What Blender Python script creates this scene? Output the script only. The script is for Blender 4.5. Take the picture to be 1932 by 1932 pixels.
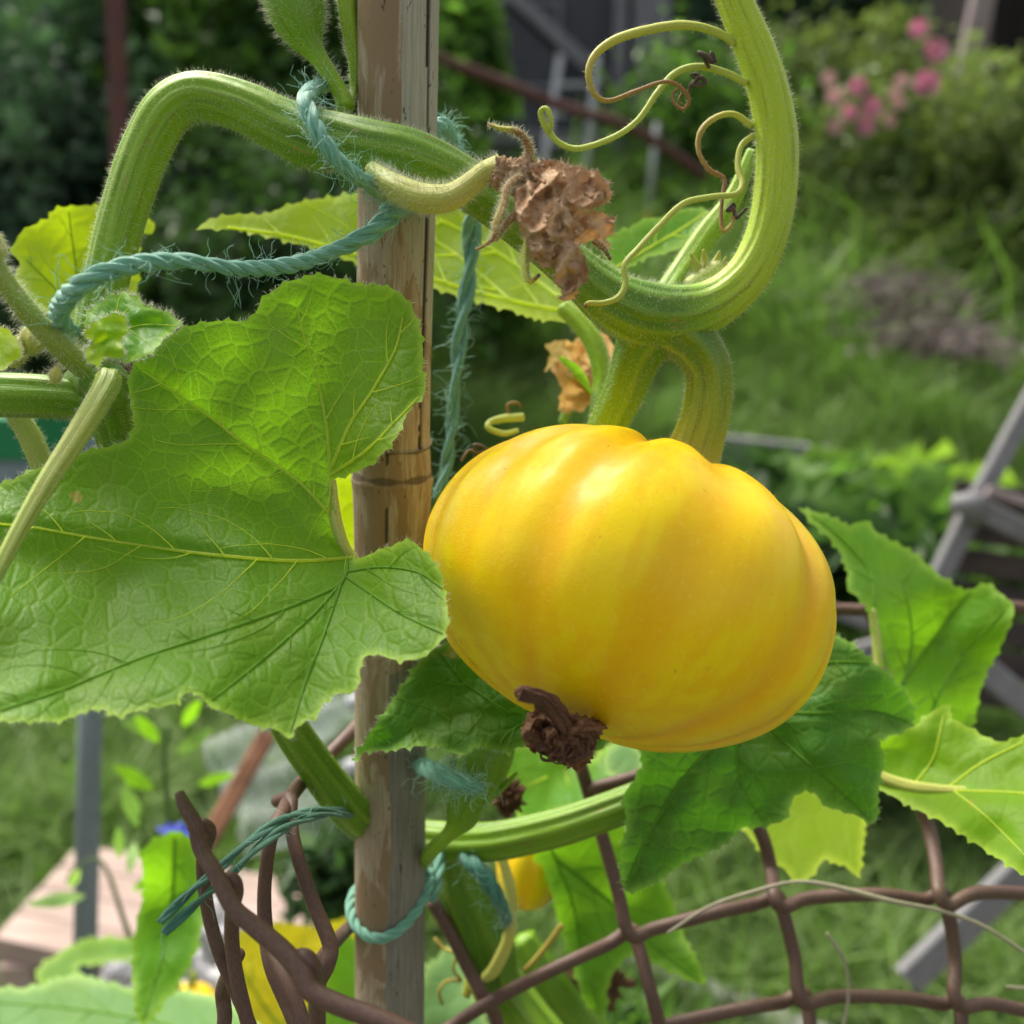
import bpy, math, random
import numpy as np
from mathutils import Vector, noise, geometry
random.seed(7); RNG = np.random.default_rng(7)
for o in list(bpy.data.objects): bpy.data.objects.remove(o)
SC = bpy.context.scene; COL = SC.collection

# ---------------------------------------------------------------- camera, sky, sun, exposure
CAM_Z = 1.2; PITCH = math.radians(14.0); HALF = math.tan(math.radians(25.0)); S = 1932.0
cd = bpy.data.cameras.new('camera'); cam = bpy.data.objects.new('camera', cd); COL.objects.link(cam)
cam.location = (0, 0, CAM_Z); cam.rotation_euler = (math.radians(90) - PITCH, 0, 0)
cd.sensor_width = 36; cd.lens = 18 / HALF; cd.clip_start = 0.02; cd.clip_end = 500
cd.dof.use_dof = True; cd.dof.focus_distance = 0.328; cd.dof.aperture_fstop = 8.6
SC.camera = cam
SUN_EL = math.radians(56); SUN_AZ = math.radians(-38)       # azimuth measured from +Y (away from the camera), minus = left
w = bpy.data.worlds.new('World'); SC.world = w; w.use_nodes = True
wn = w.node_tree.nodes; wl = w.node_tree.links
sky = wn.new('ShaderNodeTexSky'); sky.sky_type = 'NISHITA'; sky.sun_disc = False
sky.sun_elevation = SUN_EL; sky.sun_rotation = SUN_AZ; sky.air_density = 1.0; sky.dust_density = 4.0; sky.ozone_density = 0.6
# thin high cloud: the sky's blue is mostly washed out
hs = wn.new('ShaderNodeHueSaturation'); hs.inputs['Saturation'].default_value = .30; wl.new(sky.outputs[0], hs.inputs['Color'])
tn = wn.new('ShaderNodeMix'); tn.data_type = 'RGBA'; tn.blend_type = 'MULTIPLY'; tn.inputs[0].default_value = 1; tn.inputs[7].default_value = (1.0, .97, .92, 1)
wl.new(hs.outputs[0], tn.inputs[6]); wl.new(tn.outputs[2], wn['Background'].inputs[0]); wn['Background'].inputs[1].default_value = 0.12
sd = bpy.data.lights.new('sun', 'SUN'); sun = bpy.data.objects.new('sun', sd); COL.objects.link(sun)
sd.energy = 3.0; sd.angle = math.radians(35); sd.color = (1.0, 0.93, 0.80)
sdir = Vector((math.sin(SUN_AZ) * math.cos(SUN_EL), math.cos(SUN_AZ) * math.cos(SUN_EL), math.sin(SUN_EL)))
sun.rotation_euler = sdir.to_track_quat('Z', 'Y').to_euler()
SC.view_settings.view_transform = 'Standard'; SC.view_settings.look = 'None'
SC.view_settings.exposure = 1.02; SC.view_settings.gamma = 1.0; SC.view_settings.use_curve_mapping = False

# ---------------------------------------------------------------- places: a picture point at its true depth, or on the ground
FW = np.array([0, math.cos(PITCH), -math.sin(PITCH)]); UP = np.array([0, math.sin(PITCH), math.cos(PITCH)]); RT = np.array([1.0, 0, 0])
C0 = np.array([0, 0, CAM_Z])
PX = 2 * HALF / S                                            # metres per picture unit at depth 1
def P(x, y, d):
    x = np.asarray(x, float); y = np.asarray(y, float); d = np.asarray(d, float)
    return C0 + d[..., None] * (FW + ((x - S / 2) * PX)[..., None] * RT + ((S / 2 - y) * PX)[..., None] * UP)
def ray(x, y): return FW + (x - S / 2) * PX * RT + (S / 2 - y) * PX * UP
def atY(x, y, Y): r = ray(x, y); return C0 + r * (Y / r[1])
def atZ(x, y, z): r = ray(x, y); return C0 + r * ((z - CAM_Z) / r[2])

# ---------------------------------------------------------------- meshes
class MB:
    def __init__(s): s.V = []; s.F = []; s.A = []; s.U = []; s.n = 0
    def add(s, V, F, mat=0, att=None, uvw=None):
        V = np.asarray(V, float).reshape(-1, 3); n = len(V)
        s.V.append(V); F = np.asarray(F, int)
        s.F.append((F + s.n, mat))
        s.A.append(np.zeros((n, 3)) if att is None else np.broadcast_to(att, (n, 3)))
        s.U.append(V * 10 if uvw is None else uvw)
        s.n += n
    def build(s, name, mats, parent=None, smooth=True):
        V = np.concatenate(s.V); A = np.concatenate(s.A); U = np.concatenate(s.U)
        me = bpy.data.meshes.new(name)
        me.vertices.add(len(V)); me.vertices.foreach_set('co', V.ravel())
        loops = np.concatenate([f.ravel() for f, m in s.F]); sizes = np.concatenate([np.full(len(f), f.shape[1]) for f, m in s.F])
        me.loops.add(len(loops)); me.loops.foreach_set('vertex_index', loops.astype(np.int32))
        me.polygons.add(len(sizes)); st = np.concatenate([[0], np.cumsum(sizes)[:-1]])
        me.polygons.foreach_set('loop_start', st.astype(np.int32))
        mi = np.concatenate([np.full(len(f), m) for f, m in s.F])
        me.polygons.foreach_set('material_index', mi.astype(np.int32))
        me.polygons.foreach_set('use_smooth', np.full(len(sizes), smooth))
        a = me.attributes.new('att', 'FLOAT_VECTOR', 'POINT'); a.data.foreach_set('vector', A.ravel())
        a = me.attributes.new('uvw', 'FLOAT_VECTOR', 'POINT'); a.data.foreach_set('vector', U.ravel())
        me.update(calc_edges=True); me.validate()
        for m in (mats if isinstance(mats, (list, tuple)) else [mats]): me.materials.append(m)
        o = bpy.data.objects.new(name, me); COL.objects.link(o)
        if parent is not None: attach(o, parent)
        return o
def attach(o, parent):
    o.parent = parent
    if parent.type == 'EMPTY': o.location = -parent.location
def tag(o, label, cat=None, group=None, kind=None):
    o['label'] = label
    if cat: o['category'] = cat
    if group: o['group'] = group
    if kind: o['kind'] = kind
    return o
def thing(name, loc, label, cat, group=None):
    o = bpy.data.objects.new(name, None); COL.objects.link(o); o.location = Vector(loc); o.empty_display_size = .02
    return tag(o, label, cat, group)
def structure(o): o['kind'] = 'structure'; return o

def crom(C, step):
    """Catmull-Rom through rows of C (any columns); step measured on the first two columns"""
    C = np.asarray(C, float); E = np.vstack([2 * C[0] - C[1], C, 2 * C[-1] - C[-2]]); out = []
    for i in range(1, len(E) - 2):
        p0, p1, p2, p3 = E[i - 1], E[i], E[i + 1], E[i + 2]
        n = max(2, int(np.linalg.norm((p2 - p1)[:2]) / step))
        t = (np.arange(n) / n)[:, None]
        out.append(.5 * (2 * p1 + (p2 - p0) * t + (2 * p0 - 5 * p1 + 4 * p2 - p3) * t * t + (3 * p1 - p0 - 3 * p2 + p3) * t ** 3))
    out.append(C[-1:]); return np.vstack(out)
def frames(c):
    T = np.gradient(c, axis=0); T /= np.linalg.norm(T, axis=1)[:, None] + 1e-12
    n = np.cross(T[0], [0.13, .2, .97]); n /= np.linalg.norm(n); N = [n]
    for i in range(1, len(c)):
        n = N[-1] - T[i] * np.dot(N[-1], T[i]); n /= np.linalg.norm(n) + 1e-12; N.append(n)
    N = np.array(N); return T, N, np.cross(T, N)
def tube3(mb, c, r, seg=12, mat=0, ridge=0, rd=0.0, tone=0.0, cap=True, bump=0.0, flat=1.0, phase=0.0, soff=0.0):
    c = np.asarray(c, float); m = len(c); r = np.broadcast_to(np.asarray(r, float), (m,)).copy()
    T, N, B = frames(c)
    s = np.concatenate([[0], np.cumsum(np.linalg.norm(np.diff(c, axis=0), axis=1))])
    ph = np.arange(seg) / seg * 2 * math.pi
    rr = r[:, None] * np.ones((1, seg)); g = np.zeros((m, seg))
    if ridge:
        g = (.5 + .5 * np.cos(ridge * (ph[None, :] + phase))) * np.ones((m, 1)); rr = rr * (1 - rd * (1 - g) ** 1.5)
    if bump:
        ks = s / max(r.mean(), 1e-6)
        rr = rr * (1 + bump * (np.sin(ks[:, None] * .9 + 2 * ph[None, :] + 1) * .5 + np.sin(ks[:, None] * .37 + 3 * ph[None, :]) * .5 + .35 * np.sin(ks[:, None] * 2.3 + ph[None, :] * 5)))
    nor = np.cos(ph)[None, :, None] * N[:, None, :] + flat * np.sin(ph)[None, :, None] * B[:, None, :]
    V = c[:, None, :] + rr[:, :, None] * nor
    idx = np.arange(m * seg).reshape(m, seg); a = idx[:-1]; b = idx[1:]
    F = np.stack([a, np.roll(a, -1, 1), np.roll(b, -1, 1), b], -1).reshape(-1, 4)
    tone = np.broadcast_to(np.asarray(tone, float), (m,))
    att = np.stack([np.repeat(tone, seg), g.ravel(), np.tile(ph / 6.2832, m)], -1)
    uvw = np.stack([np.tile(np.cos(ph), m), np.tile(np.sin(ph), m), np.repeat((s + soff) * 100, seg)], -1)
    Vf = V.reshape(-1, 3)
    if cap:
        for k in (0, m - 1):
            c_ = c[k] + (T[k] * r[k] * (.35 if k else -.35))
            i0 = len(Vf); Vf = np.vstack([Vf, c_]); att = np.vstack([att, att[k * seg]]); uvw = np.vstack([uvw, uvw[k * seg]])
            ring = idx[k]; tri = np.stack([ring, np.roll(ring, -1), np.full(seg, i0)], -1)
            if k == 0: tri = tri[:, ::-1]
            mb.F.append((tri + mb.n, mat))
    mb.add(Vf, F, mat, att, uvw)
    return dict(V=V, nor=nor, T=T, c=c, r=r)
def tube(mb, pts, step=8, rs=1.0, **k):
    """pts rows: px, py, depth, radius in picture units (at that depth) [, tone]"""
    C = crom(pts, step); c = P(C[:, 0], C[:, 1], C[:, 2]); r = np.maximum(C[:, 3], .3) * PX * C[:, 2] * rs
    if C.shape[1] > 4: k['tone'] = np.clip(C[:, 4], 0, 1)
    return tube3(mb, c, r, **k)
def hairs(mb, pos, nor, L, r, mat=1, bend=.35, droop=0.0):
    n = len(pos)
    if n == 0: return
    d = nor + RNG.normal(0, bend, (n, 3)); d /= np.linalg.norm(d, axis=1)[:, None]
    d2 = d + RNG.normal(0, bend * .8, (n, 3)) + np.array([0, 0, -droop]); d2 /= np.linalg.norm(d2, axis=1)[:, None]
    L = L * (.45 + .9 * RNG.random(n)); a = np.cross(d, RNG.normal(0, 1, (n, 3))); a /= np.linalg.norm(a, axis=1)[:, None] + 1e-9
    b = np.cross(d, a); V = []
    for k, (cc, sc) in enumerate(((pos, 1.0), (pos + d * (L * .5)[:, None], .7))):
        for j in range(3):
            t = j * 2.0944; V.append(cc + (a * math.cos(t) + b * math.sin(t)) * r * sc)
    V.append(pos + d * (L * .5)[:, None] + d2 * (L * .5)[:, None])
    V = np.stack(V, 1); base = (np.arange(n) * 7)[:, None]
    q = [(0, 1, 4, 3), (1, 2, 5, 4), (2, 0, 3, 5)]; t3 = [(3, 4, 6), (4, 5, 6), (5, 3, 6)]
    Q = (base[:, None, :] + np.array(q)[None]).reshape(-1, 4); T3 = (base[:, None, :] + np.array(t3)[None]).reshape(-1, 3)
    mb.F.append((T3 + mb.n, mat)); mb.add(V.reshape(-1, 3), Q, mat)
def hair_tube(mb, t, dens, L, r=.00005, mat=1, **k):
    """dens = hairs per square centimetre"""
    V, nor = t['V'], t['nor']; m, sg = V.shape[:2]
    ln = np.linalg.norm(np.diff(t['c'], axis=0), axis=1); area = (ln * (t['r'][:-1] + t['r'][1:]) * math.pi)
    n = int(area.sum() * 1e4 * dens)
    i = RNG.choice(m - 1, n, p=area / area.sum()); f = RNG.random(n)[:, None]; j = RNG.integers(0, sg, n); g = RNG.random(n)[:, None]; j2 = (j + 1) % sg
    pos = (V[i, j] * (1 - f) + V[i + 1, j] * f) * (1 - g) + (V[i, j2] * (1 - f) + V[i + 1, j2] * f) * g
    nn = nor[i, j] * (1 - g) + nor[i, j2] * g
    hairs(mb, pos, nn, L, r, mat, **k)

# ---------------------------------------------------------------- materials
class NT:
    def __init__(s, name):
        s.m = bpy.data.materials.new(name); s.m.use_nodes = True; s.t = s.m.node_tree
        for n in list(s.t.nodes): s.t.nodes.remove(n)
        s.out = s.t.nodes.new('ShaderNodeOutputMaterial')
    def n(s, typ, inp=None, out=0, **pr):
        nd = s.t.nodes.new('ShaderNode' + typ)
        for k, v in pr.items(): setattr(nd, k, v)
        for k, v in (inp or {}).items():
            if isinstance(v, bpy.types.NodeSocket): s.t.links.new(v, nd.inputs[k])
            else:
                if isinstance(v, tuple) and len(v) == 3 and nd.inputs[k].type == 'RGBA': v = v + (1,)
                nd.inputs[k].default_value = v
        return nd if out is None else nd.outputs[out]
    def math(s, op, a, b=0.0, c=None, clamp=False):
        i = {0: a, 1: b}
        if c is not None: i[2] = c
        return s.n('Math', i, operation=op, use_clamp=clamp)
    def mix(s, f, a, b, bt='MIX'):
        nd = s.n('Mix', {}, None, data_type='RGBA', blend_type=bt)
        for k, v in ((0, f), (6, a), (7, b)):
            if isinstance(v, bpy.types.NodeSocket): s.t.links.new(v, nd.inputs[k])
            else: nd.inputs[k].default_value = (v + (1,)) if isinstance(v, tuple) else v
        return nd.outputs[2]
    def rng(s, v, a, b, c=0.0, d=1.0, smooth=True):
        return s.n('MapRange', {0: v, 1: a, 2: b, 3: c, 4: d}, interpolation_type='SMOOTHSTEP' if smooth else 'LINEAR')
    def ramp(s, f, stops):
        nd = s.n('ValToRGB', {0: f}, None); e = nd.color_ramp.elements
        while len(e) < len(stops): e.new(.5)
        for k, (p, c) in zip(e, stops): k.position = p; k.color = c + (1,)
        return nd.outputs[0]
    def noise(s, vec, scale, detail=3, rough=.55, dist=0.0, out=0):
        return s.n('TexNoise', {'Vector': vec, 'Scale': scale, 'Detail': detail, 'Roughness': rough, 'Distortion': dist}, out)
    def attr(s, name, out=1): return s.n('Attribute', {}, out, attribute_name=name)
    def scale(s, vec, x, y, z): return s.n('Mapping', {'Vector': vec, 'Scale': (x, y, z)})
    def finish(s, sh, disp=None):
        s.t.links.new(sh, s.out.inputs[0]); return s.m
    def pbsdf(s, **k): return s.n('BsdfPrincipled', {a.replace('_', ' '): v for a, v in k.items()})

def leaf_mat(name, top, tr, trans=.45, s1=2.6, s2=8.0, vein=(.30, .42, .06), vk=.6, bump=.28, rough=.46, blotch=(.22, .30, .04), bk=.3):
    t = NT(name); u = t.attr('uvw'); a = t.attr('att')
    sx = t.n('SeparateXYZ', {0: a}, None)
    wv = t.n('VectorMath', {0: u, 1: t.n('VectorMath', {0: t.noise(u, 1.3, 2, out=1), 'Scale': .22}, operation='SCALE')}, operation='ADD')
    d1 = t.n('TexVoronoi', {'Vector': wv, 'Scale': s1}, feature='DISTANCE_TO_EDGE', voronoi_dimensions='2D')
    d2 = t.n('TexVoronoi', {'Vector': wv, 'Scale': s2}, feature='DISTANCE_TO_EDGE', voronoi_dimensions='2D')
    v1 = t.rng(d1, .012, .05, 1, 0); v2 = t.rng(d2, .02, .09, 1, 0)
    nz = t.noise(u, .5, 3); vm = t.math('ADD', t.math('MULTIPLY', v1, .62), t.math('MULTIPLY', v2, .40), clamp=True)
    vm = t.math('MULTIPLY', vm, t.rng(nz, .3, .65, .3, 1))
    vm = t.math('MULTIPLY', vm, vk)
    base = t.mix(t.math('MULTIPLY', t.rng(t.noise(u, .8, 4), .42, .75), bk), top, blotch)
    base = t.mix(t.math('MULTIPLY', sx.outputs[1], .55), base, tuple(min(1, c * 1.6 + .02) for c in vein))
    base = t.mix(t.math('MULTIPLY', t.rng(t.noise(u, 9, 2), .62, .75), .25), base, tuple(c * 1.8 for c in top))
    # a few dry tan flecks
    fl = t.math('MULTIPLY', t.rng(t.noise(u, 1.1, 2, dist=.5), .735, .78), .8)
    base = t.mix(fl, base, (.42, .27, .10))
    col = t.mix(t.math('MULTIPLY', vm, .3), base, vein); trc = t.mix(vm, tr, tuple(min(1, c * 1.7 + .04) for c in tr))
    trc = t.mix(t.math('MULTIPLY', t.rng(t.noise(u, .8, 4), .35, .7), .4), trc, tuple(c * .62 for c in tr))
    h = t.math('ADD', t.rng(d1, 0, .22), t.math('MULTIPLY', t.rng(d2, 0, .3), .22))
    h = t.math('ADD', h, t.math('MULTIPLY', t.noise(u, 22, 2), .18))
    b = t.n('Bump', {'Strength': bump, 'Distance': .0008, 'Height': h})
    rg = t.rng(t.noise(u, 14, 2), .3, .7, rough - .06, rough + .12)
    p = t.pbsdf(Base_Color=col, Roughness=rg, Specular_IOR_Level=.22, Normal=b)
    tl = t.n('BsdfTranslucent', {0: trc, 1: b})
    return t.finish(t.n('MixShader', {0: trans, 1: p, 2: tl}))
def stem_mat(name, stops, rough=.42, sss=.12, streak=.35, dark=(.03, .06, .01)):
    t = NT(name); u = t.attr('uvw'); a = t.n('SeparateXYZ', {0: t.attr('att')}, None)
    st = t.noise(t.scale(u, 4.5, 4.5, .28), 1.0, 4, .6)
    base = t.ramp(a.outputs[0], stops)
    base = t.mix(t.math('MULTIPLY', t.rng(st, .52, .66), streak), base, dark)
    base = t.mix(t.math('MULTIPLY', t.rng(a.outputs[1], .55, 1), .18), base, (.36, .50, .06))
    base = t.mix(t.math('MULTIPLY', t.rng(t.noise(t.scale(u, 9, 9, .5), 1.0, 2), .55, .75), .22), base, (.38, .45, .15))
    base = t.mix(t.math('MULTIPLY', t.rng(t.noise(t.scale(u, 2.5, 2.5, .9), 1.0, 5), .66, .72), .75), base, (.30, .22, .07))
    h = t.math('ADD', st, t.math('MULTIPLY', t.noise(u, 5, 3), .25))
    b = t.n('Bump', {'Strength': .55, 'Distance': .0008, 'Height': h})
    p = t.pbsdf(Base_Color=base, Roughness=rough, Specular_IOR_Level=.4, Normal=b, Subsurface_Weight=sss, Subsurface_Radius=(.7, 1.0, .2), Subsurface_Scale=.004)
    return t.finish(p)
def plain(name, col, rough=.6, var=.25, scale=3.0, bump=.2, metal=0, spec=.4, col2=None, tr=None, trans=.4, stretch=(1, 1, 1), bd=.002, dirt=0.0):
    t = NT(name); u = t.attr('uvw'); v = t.scale(u, *stretch)
    nz = t.noise(v, scale, 5, .6)
    c = t.mix(t.rng(nz, .35, .68), col, col2 or tuple(x * (1 - var) for x in col))
    if dirt: c = t.mix(t.math('MULTIPLY', t.rng(t.noise(v, scale * .6, 6, .7), .5, .7), dirt), c, (.11, .08, .05))
    b = t.n('Bump', {'Strength': bump, 'Distance': bd, 'Height': t.noise(v, scale * 3, 4, .6)})
    p = t.pbsdf(Base_Color=c, Roughness=t.rng(nz, .3, .7, max(0, rough - .08), min(1, rough + .1)), Metallic=metal, Specular_IOR_Level=spec, Normal=b)
    if tr: return t.finish(t.n('MixShader', {0: trans, 1: p, 2: t.n('BsdfTranslucent', {0: tr, 1: b})}))
    return t.finish(p)
def foliage_mat(name, c0, c1, tr, trans=.4, rough=.5):
    t = NT(name); a = t.n('SeparateXYZ', {0: t.attr('att')}, None)
    c = t.mix(a.outputs[0], c0, c1)
    p = t.pbsdf(Base_Color=c, Roughness=rough, Specular_IOR_Level=.35)
    tc = t.mix(a.outputs[0], tuple(x * .6 for x in tr), tr)
    return t.finish(t.n('MixShader', {0: trans, 1: p, 2: t.n('BsdfTranslucent', {0: tc})}))
def hair_mat(name, col, tr=.5):
    t = NT(name); p = t.pbsdf(Base_Color=col, Roughness=.35, Specular_IOR_Level=.5)
    return t.finish(t.n('MixShader', {0: tr, 1: p, 2: t.n('BsdfTranslucent', {0: col})}))

# ---------------------------------------------------------------- leaves
def resample(poly, step):
    poly = np.asarray(poly, float); q = np.vstack([poly, poly[:1]]); out = []
    C = crom(np.vstack([poly[-1:], q, poly[1:2]]), step)
    d = np.linalg.norm(C - q[0], axis=1); a = int(np.argmin(d[:len(C) // 3])); d2 = np.linalg.norm(C - q[0], axis=1); b = len(C) // 2 + int(np.argmin(d2[len(C) // 2:]))
    return C[a:b]
def inside(x, y, poly):
    r = np.zeros(len(x), bool); n = len(poly); j = n - 1
    for i in range(n):
        xi, yi = poly[i]; xj, yj = poly[j]
        if yi != yj:
            r ^= ((yi > y) != (yj > y)) & (x < (xj - xi) * (y - yi) / (yj - yi) + xi)
        j = i
    return r
def segdist(X, Y, A):
    best = np.full(len(X), 1e9)
    for (x0, y0), (x1, y1) in zip(A[:-1], A[1:]):
        dx, dy = x1 - x0, y1 - y0; l = dx * dx + dy * dy + 1e-9
        t = np.clip(((X - x0) * dx + (Y - y0) * dy) / l, 0, 1)
        best = np.minimum(best, (X - x0 - t * dx) ** 2 + (Y - y0 - t * dy) ** 2)
    return np.sqrt(best)
class Surf:
    """thin-plate depth over control points (x, y, depth), plus ripple"""
    def __init__(s, ctrl, rip=0.0, ripk=.012, crump=0.0, seed=0, extra=None):
        c = np.asarray(ctrl, float); s.p = c[:, :2] / 500; n = len(c); s.rip = rip; s.ripk = ripk; s.crump = crump; s.seed = seed; s.extra = extra
        K = s.k(np.linalg.norm(s.p[:, None] - s.p[None], axis=2)) + np.eye(n) * 1e-4
        Q = np.hstack([np.ones((n, 1)), s.p]); M = np.block([[K, Q], [Q.T, np.zeros((3, 3))]])
        if n < 4: M += np.eye(n + 3) * 1e-7
        s.w = np.linalg.solve(M, np.concatenate([c[:, 2], np.zeros(3)]))
    def k(s, r): return np.where(r > 1e-9, r * r * np.log(np.maximum(r, 1e-9)), 0)
    def __call__(s, X, Y):
        X = np.atleast_1d(np.asarray(X, float)); Y = np.atleast_1d(np.asarray(Y, float))
        q = np.stack([X, Y], 1) / 500; d = np.linalg.norm(q[:, None] - s.p[None], axis=2)
        z = s.k(d) @ s.w[:-3] + s.w[-3] + q @ s.w[-2:]
        if s.rip: z = z + s.rip * np.array([noise.noise(Vector((x * s.ripk, y * s.ripk, s.seed * 3.7))) for x, y in zip(X, Y)])
        if s.crump:
            z = z + s.crump * np.array([abs(noise.noise(Vector((x * .016, y * .016, s.seed)))) * 1.7 + .45 * abs(noise.noise(Vector((x * .045, y * .045, s.seed + 9)))) + .12 * abs(noise.noise(Vector((x * .12, y * .12, s.seed + 4)))) for x, y in zip(X, Y)])
        if s.extra: z = z + s.extra(X, Y)
        return z
def rot(v, a): c, s = math.cos(a), math.sin(a); return np.array([v[0] * c - v[1] * s, v[0] * s + v[1] * c])
def leaf(name, outline, ctrl, mat, veins=(), vmat=None, parent=None, sp=7, teeth=1.0, rip=.003, ripk=.012, crump=0, seed=0, extra=None, branch=True, vw=3.0, fuzz=0, fuzz_mat=None, tooth_step=30, label=None, step=8, vdark=()):
    rnd = random.Random(seed + 11)
    C = resample(outline, step); n = len(C)
    Tn = np.roll(C, -1, 0) - np.roll(C, 1, 0); Tn /= np.linalg.norm(Tn, axis=1)[:, None] + 1e-9
    area = .5 * np.sum(C[:, 0] * np.roll(C[:, 1], -1) - np.roll(C[:, 0], -1) * C[:, 1])
    N = np.stack([Tn[:, 1], -Tn[:, 0]], 1) * (1 if area > 0 else -1)
    k = max(2, int(tooth_step / step)); off = np.zeros(n)
    nxt = 0
    for i in range(n):
        off[i] = rnd.uniform(-1.5, 1.5)
        if i == nxt:
            off[i] += rnd.uniform(3, 7.5); nxt = i + k + rnd.randint(-1, 2)
    C = C + N * (off * teeth)[:, None]
    sf = Surf(ctrl, rip, ripk, crump, seed, extra)
    x0, y0 = C.min(0); x1, y1 = C.max(0)
    gx, gy = np.meshgrid(np.arange(x0, x1, sp), np.arange(y0, y1, sp * .87)); gx = gx + (np.arange(gx.shape[0]) % 2 * sp / 2)[:, None]
    gx = (gx + RNG.uniform(-.12, .12, gx.shape) * sp).ravel(); gy = gy.ravel()
    ok = inside(gx, gy, C); gx, gy = gx[ok], gy[ok]
    ed = segdist(gx, gy, np.vstack([C, C[:1]])); ok = ed > sp * .5; gx, gy = gx[ok], gy[ok]
    vs = [Vector(p) for p in C] + [Vector((a, b)) for a, b in zip(gx, gy)]
    r = geometry.delaunay_2d_cdt(vs, [], [list(range(n))], 1, 1e-6)
    XY = np.array([(v.x, v.y) for v in r[0]]); F = np.array([f for f in r[2] if len(f) == 3])
    d = sf(XY[:, 0], XY[:, 1])
    ed = segdist(XY[:, 0], XY[:, 1], np.vstack([C, C[:1]]))
    vd = np.full(len(XY), 99.0)
    for v in veins: vd = np.minimum(vd, segdist(XY[:, 0], XY[:, 1], np.asarray(v, float)))
    d = d + .0012 * np.exp(-(vd / 14) ** 2)
    att = np.stack([np.exp(-(vd / 10) ** 2), np.exp(-(ed / 9) ** 2), np.full(len(XY), rnd.random())], 1)
    uvw = np.stack([XY[:, 0] / 100, XY[:, 1] / 100, np.full(len(XY), seed * 1.0)], 1)
    mb = MB(); mb.add(P(XY[:, 0], XY[:, 1], d), F[:, ::-1], 0, att, uvw)
    mats = [mat]
    if fuzz:
        m = int(n * fuzz); ii = RNG.integers(0, n, m); f = RNG.random(m)[:, None]
        q = C[ii] * (1 - f) + C[(ii + 1) % n] * f; dq = sf(q[:, 0], q[:, 1])
        pos = P(q[:, 0], q[:, 1], dq); o2 = N[ii]; nn = o2[:, :1] * RT + -o2[:, 1:] * UP
        hairs(mb, pos, nn, .0016, .00005, 1, .5); mats.append(fuzz_mat)
    o = mb.build(name, mats, parent)
    if label: o['label'] = label
    if veins and vmat:
        vb = MB(); polys = []; taken = [np.asarray(crom(np.asarray(v, float), 14)) for v in veins]
        for vi, v in enumerate(veins):
            mi = 1 if vi in vdark else 0
            c = crom(np.asarray(v, float), 14); L = np.sum(np.linalg.norm(np.diff(c, axis=0), axis=1)); polys.append((c, vw * min(1.25, .5 + L / 500), .5, mi))
            if branch:
                acc = 0; nx = rnd.uniform(25, 50); side = rnd.choice((-1, 1))
                for i in range(1, len(c) - 1):
                    acc += np.linalg.norm(c[i] - c[i - 1])
                    if acc > nx:
                        nx = acc + rnd.uniform(28, 60); side = -side
                        t = c[i + 1] - c[i - 1]; t /= np.linalg.norm(t); dr = rot(t, side * rnd.uniform(.6, 1.0)); pt = c[i].copy(); br = [pt.copy()]
                        ln = rnd.uniform(.35, .6) * (L - acc * .75) + 30
                        for _ in range(int(ln / 14)):
                            dr = rot(dr, -side * .045 + rnd.uniform(-.09, .09)); pt = pt + dr * 14
                            if not inside(np.array([pt[0]]), np.array([pt[1]]), C)[0]: break
                            if len(br) > 3 and min(np.min(np.sum((q_ - pt) ** 2, axis=1)) for q_ in taken) < 13 ** 2: break
                            br.append(pt.copy())
                        if len(br) > 3: taken.append(np.array(br[1:]))
                        if len(br) > 3: polys.append((np.array(br), vw * .42, .25, mi))
        for c, w0, e, mi in polys:
            ok = inside(c[:, 0], c[:, 1], C)
            ok[0] = True
            k = len(c) if ok.all() else max(2, int(np.argmin(ok)))
            c = c[:k]
            if len(c) < 3: continue
            dd = sf(c[:, 0], c[:, 1]) + .0012 - .0004; f = np.linspace(0, 1, len(c)); r_ = (w0 * (1 - f) + w0 * e * f)
            dd = dd if w0 >= vw * .5 else dd - .0009
            tube3(vb, P(c[:, 0], c[:, 1], dd), r_ * PX * dd, 6, mi, tone=.5, cap=False)
        vo = vb.build('vein', vmat, o)
    return o, sf

# ================================================================ SETTING
def hgt(x, y):
    x = np.asarray(x, float); y = np.asarray(y, float)
    return .23 * np.maximum(0, y - 3.2) ** 1.15 * .75 + .03 * np.sin(x * 1.7 + y) + .02 * np.sin(x * 4.1 - y * 2.3)
def G(x, y):
    """where the line of sight through a picture point meets the ground"""
    r = ray(x, y); lo, hi = .5, 40.0
    for k in range(200):
        t = .6 + k * .1; q = C0 + r * t
        if q[2] < hgt(q[0], q[1]): break
    return C0 + r * t
gx, gy = np.meshgrid(np.concatenate([np.linspace(-60, -8, 20), np.linspace(-7.5, 7.5, 150), np.linspace(8, 60, 20)]), np.concatenate([np.linspace(-20, 0, 8), np.linspace(.1, 12, 150), np.linspace(12.5, 80, 30)]))
gz = np.where(gy < 14, hgt(gx, np.minimum(gy, 14)), hgt(gx, np.full_like(gy, 14)))
gz = gz + RNG.normal(0, .008, gx.shape)
m_soil = plain('soil', (.060, .075, .028), .9, .4, .6, .8, col2=(.10, .085, .05), bd=.02)
mb = MB(); nr, nc = gx.shape; idx = np.arange(nr * nc).reshape(nr, nc)
mb.add(np.stack([gx, gy, gz], -1).reshape(-1, 3), np.stack([idx[:-1, :-1], idx[:-1, 1:], idx[1:, 1:], idx[1:, :-1]], -1).reshape(-1, 4), 0)
structure(mb.build('ground', m_soil))

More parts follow.
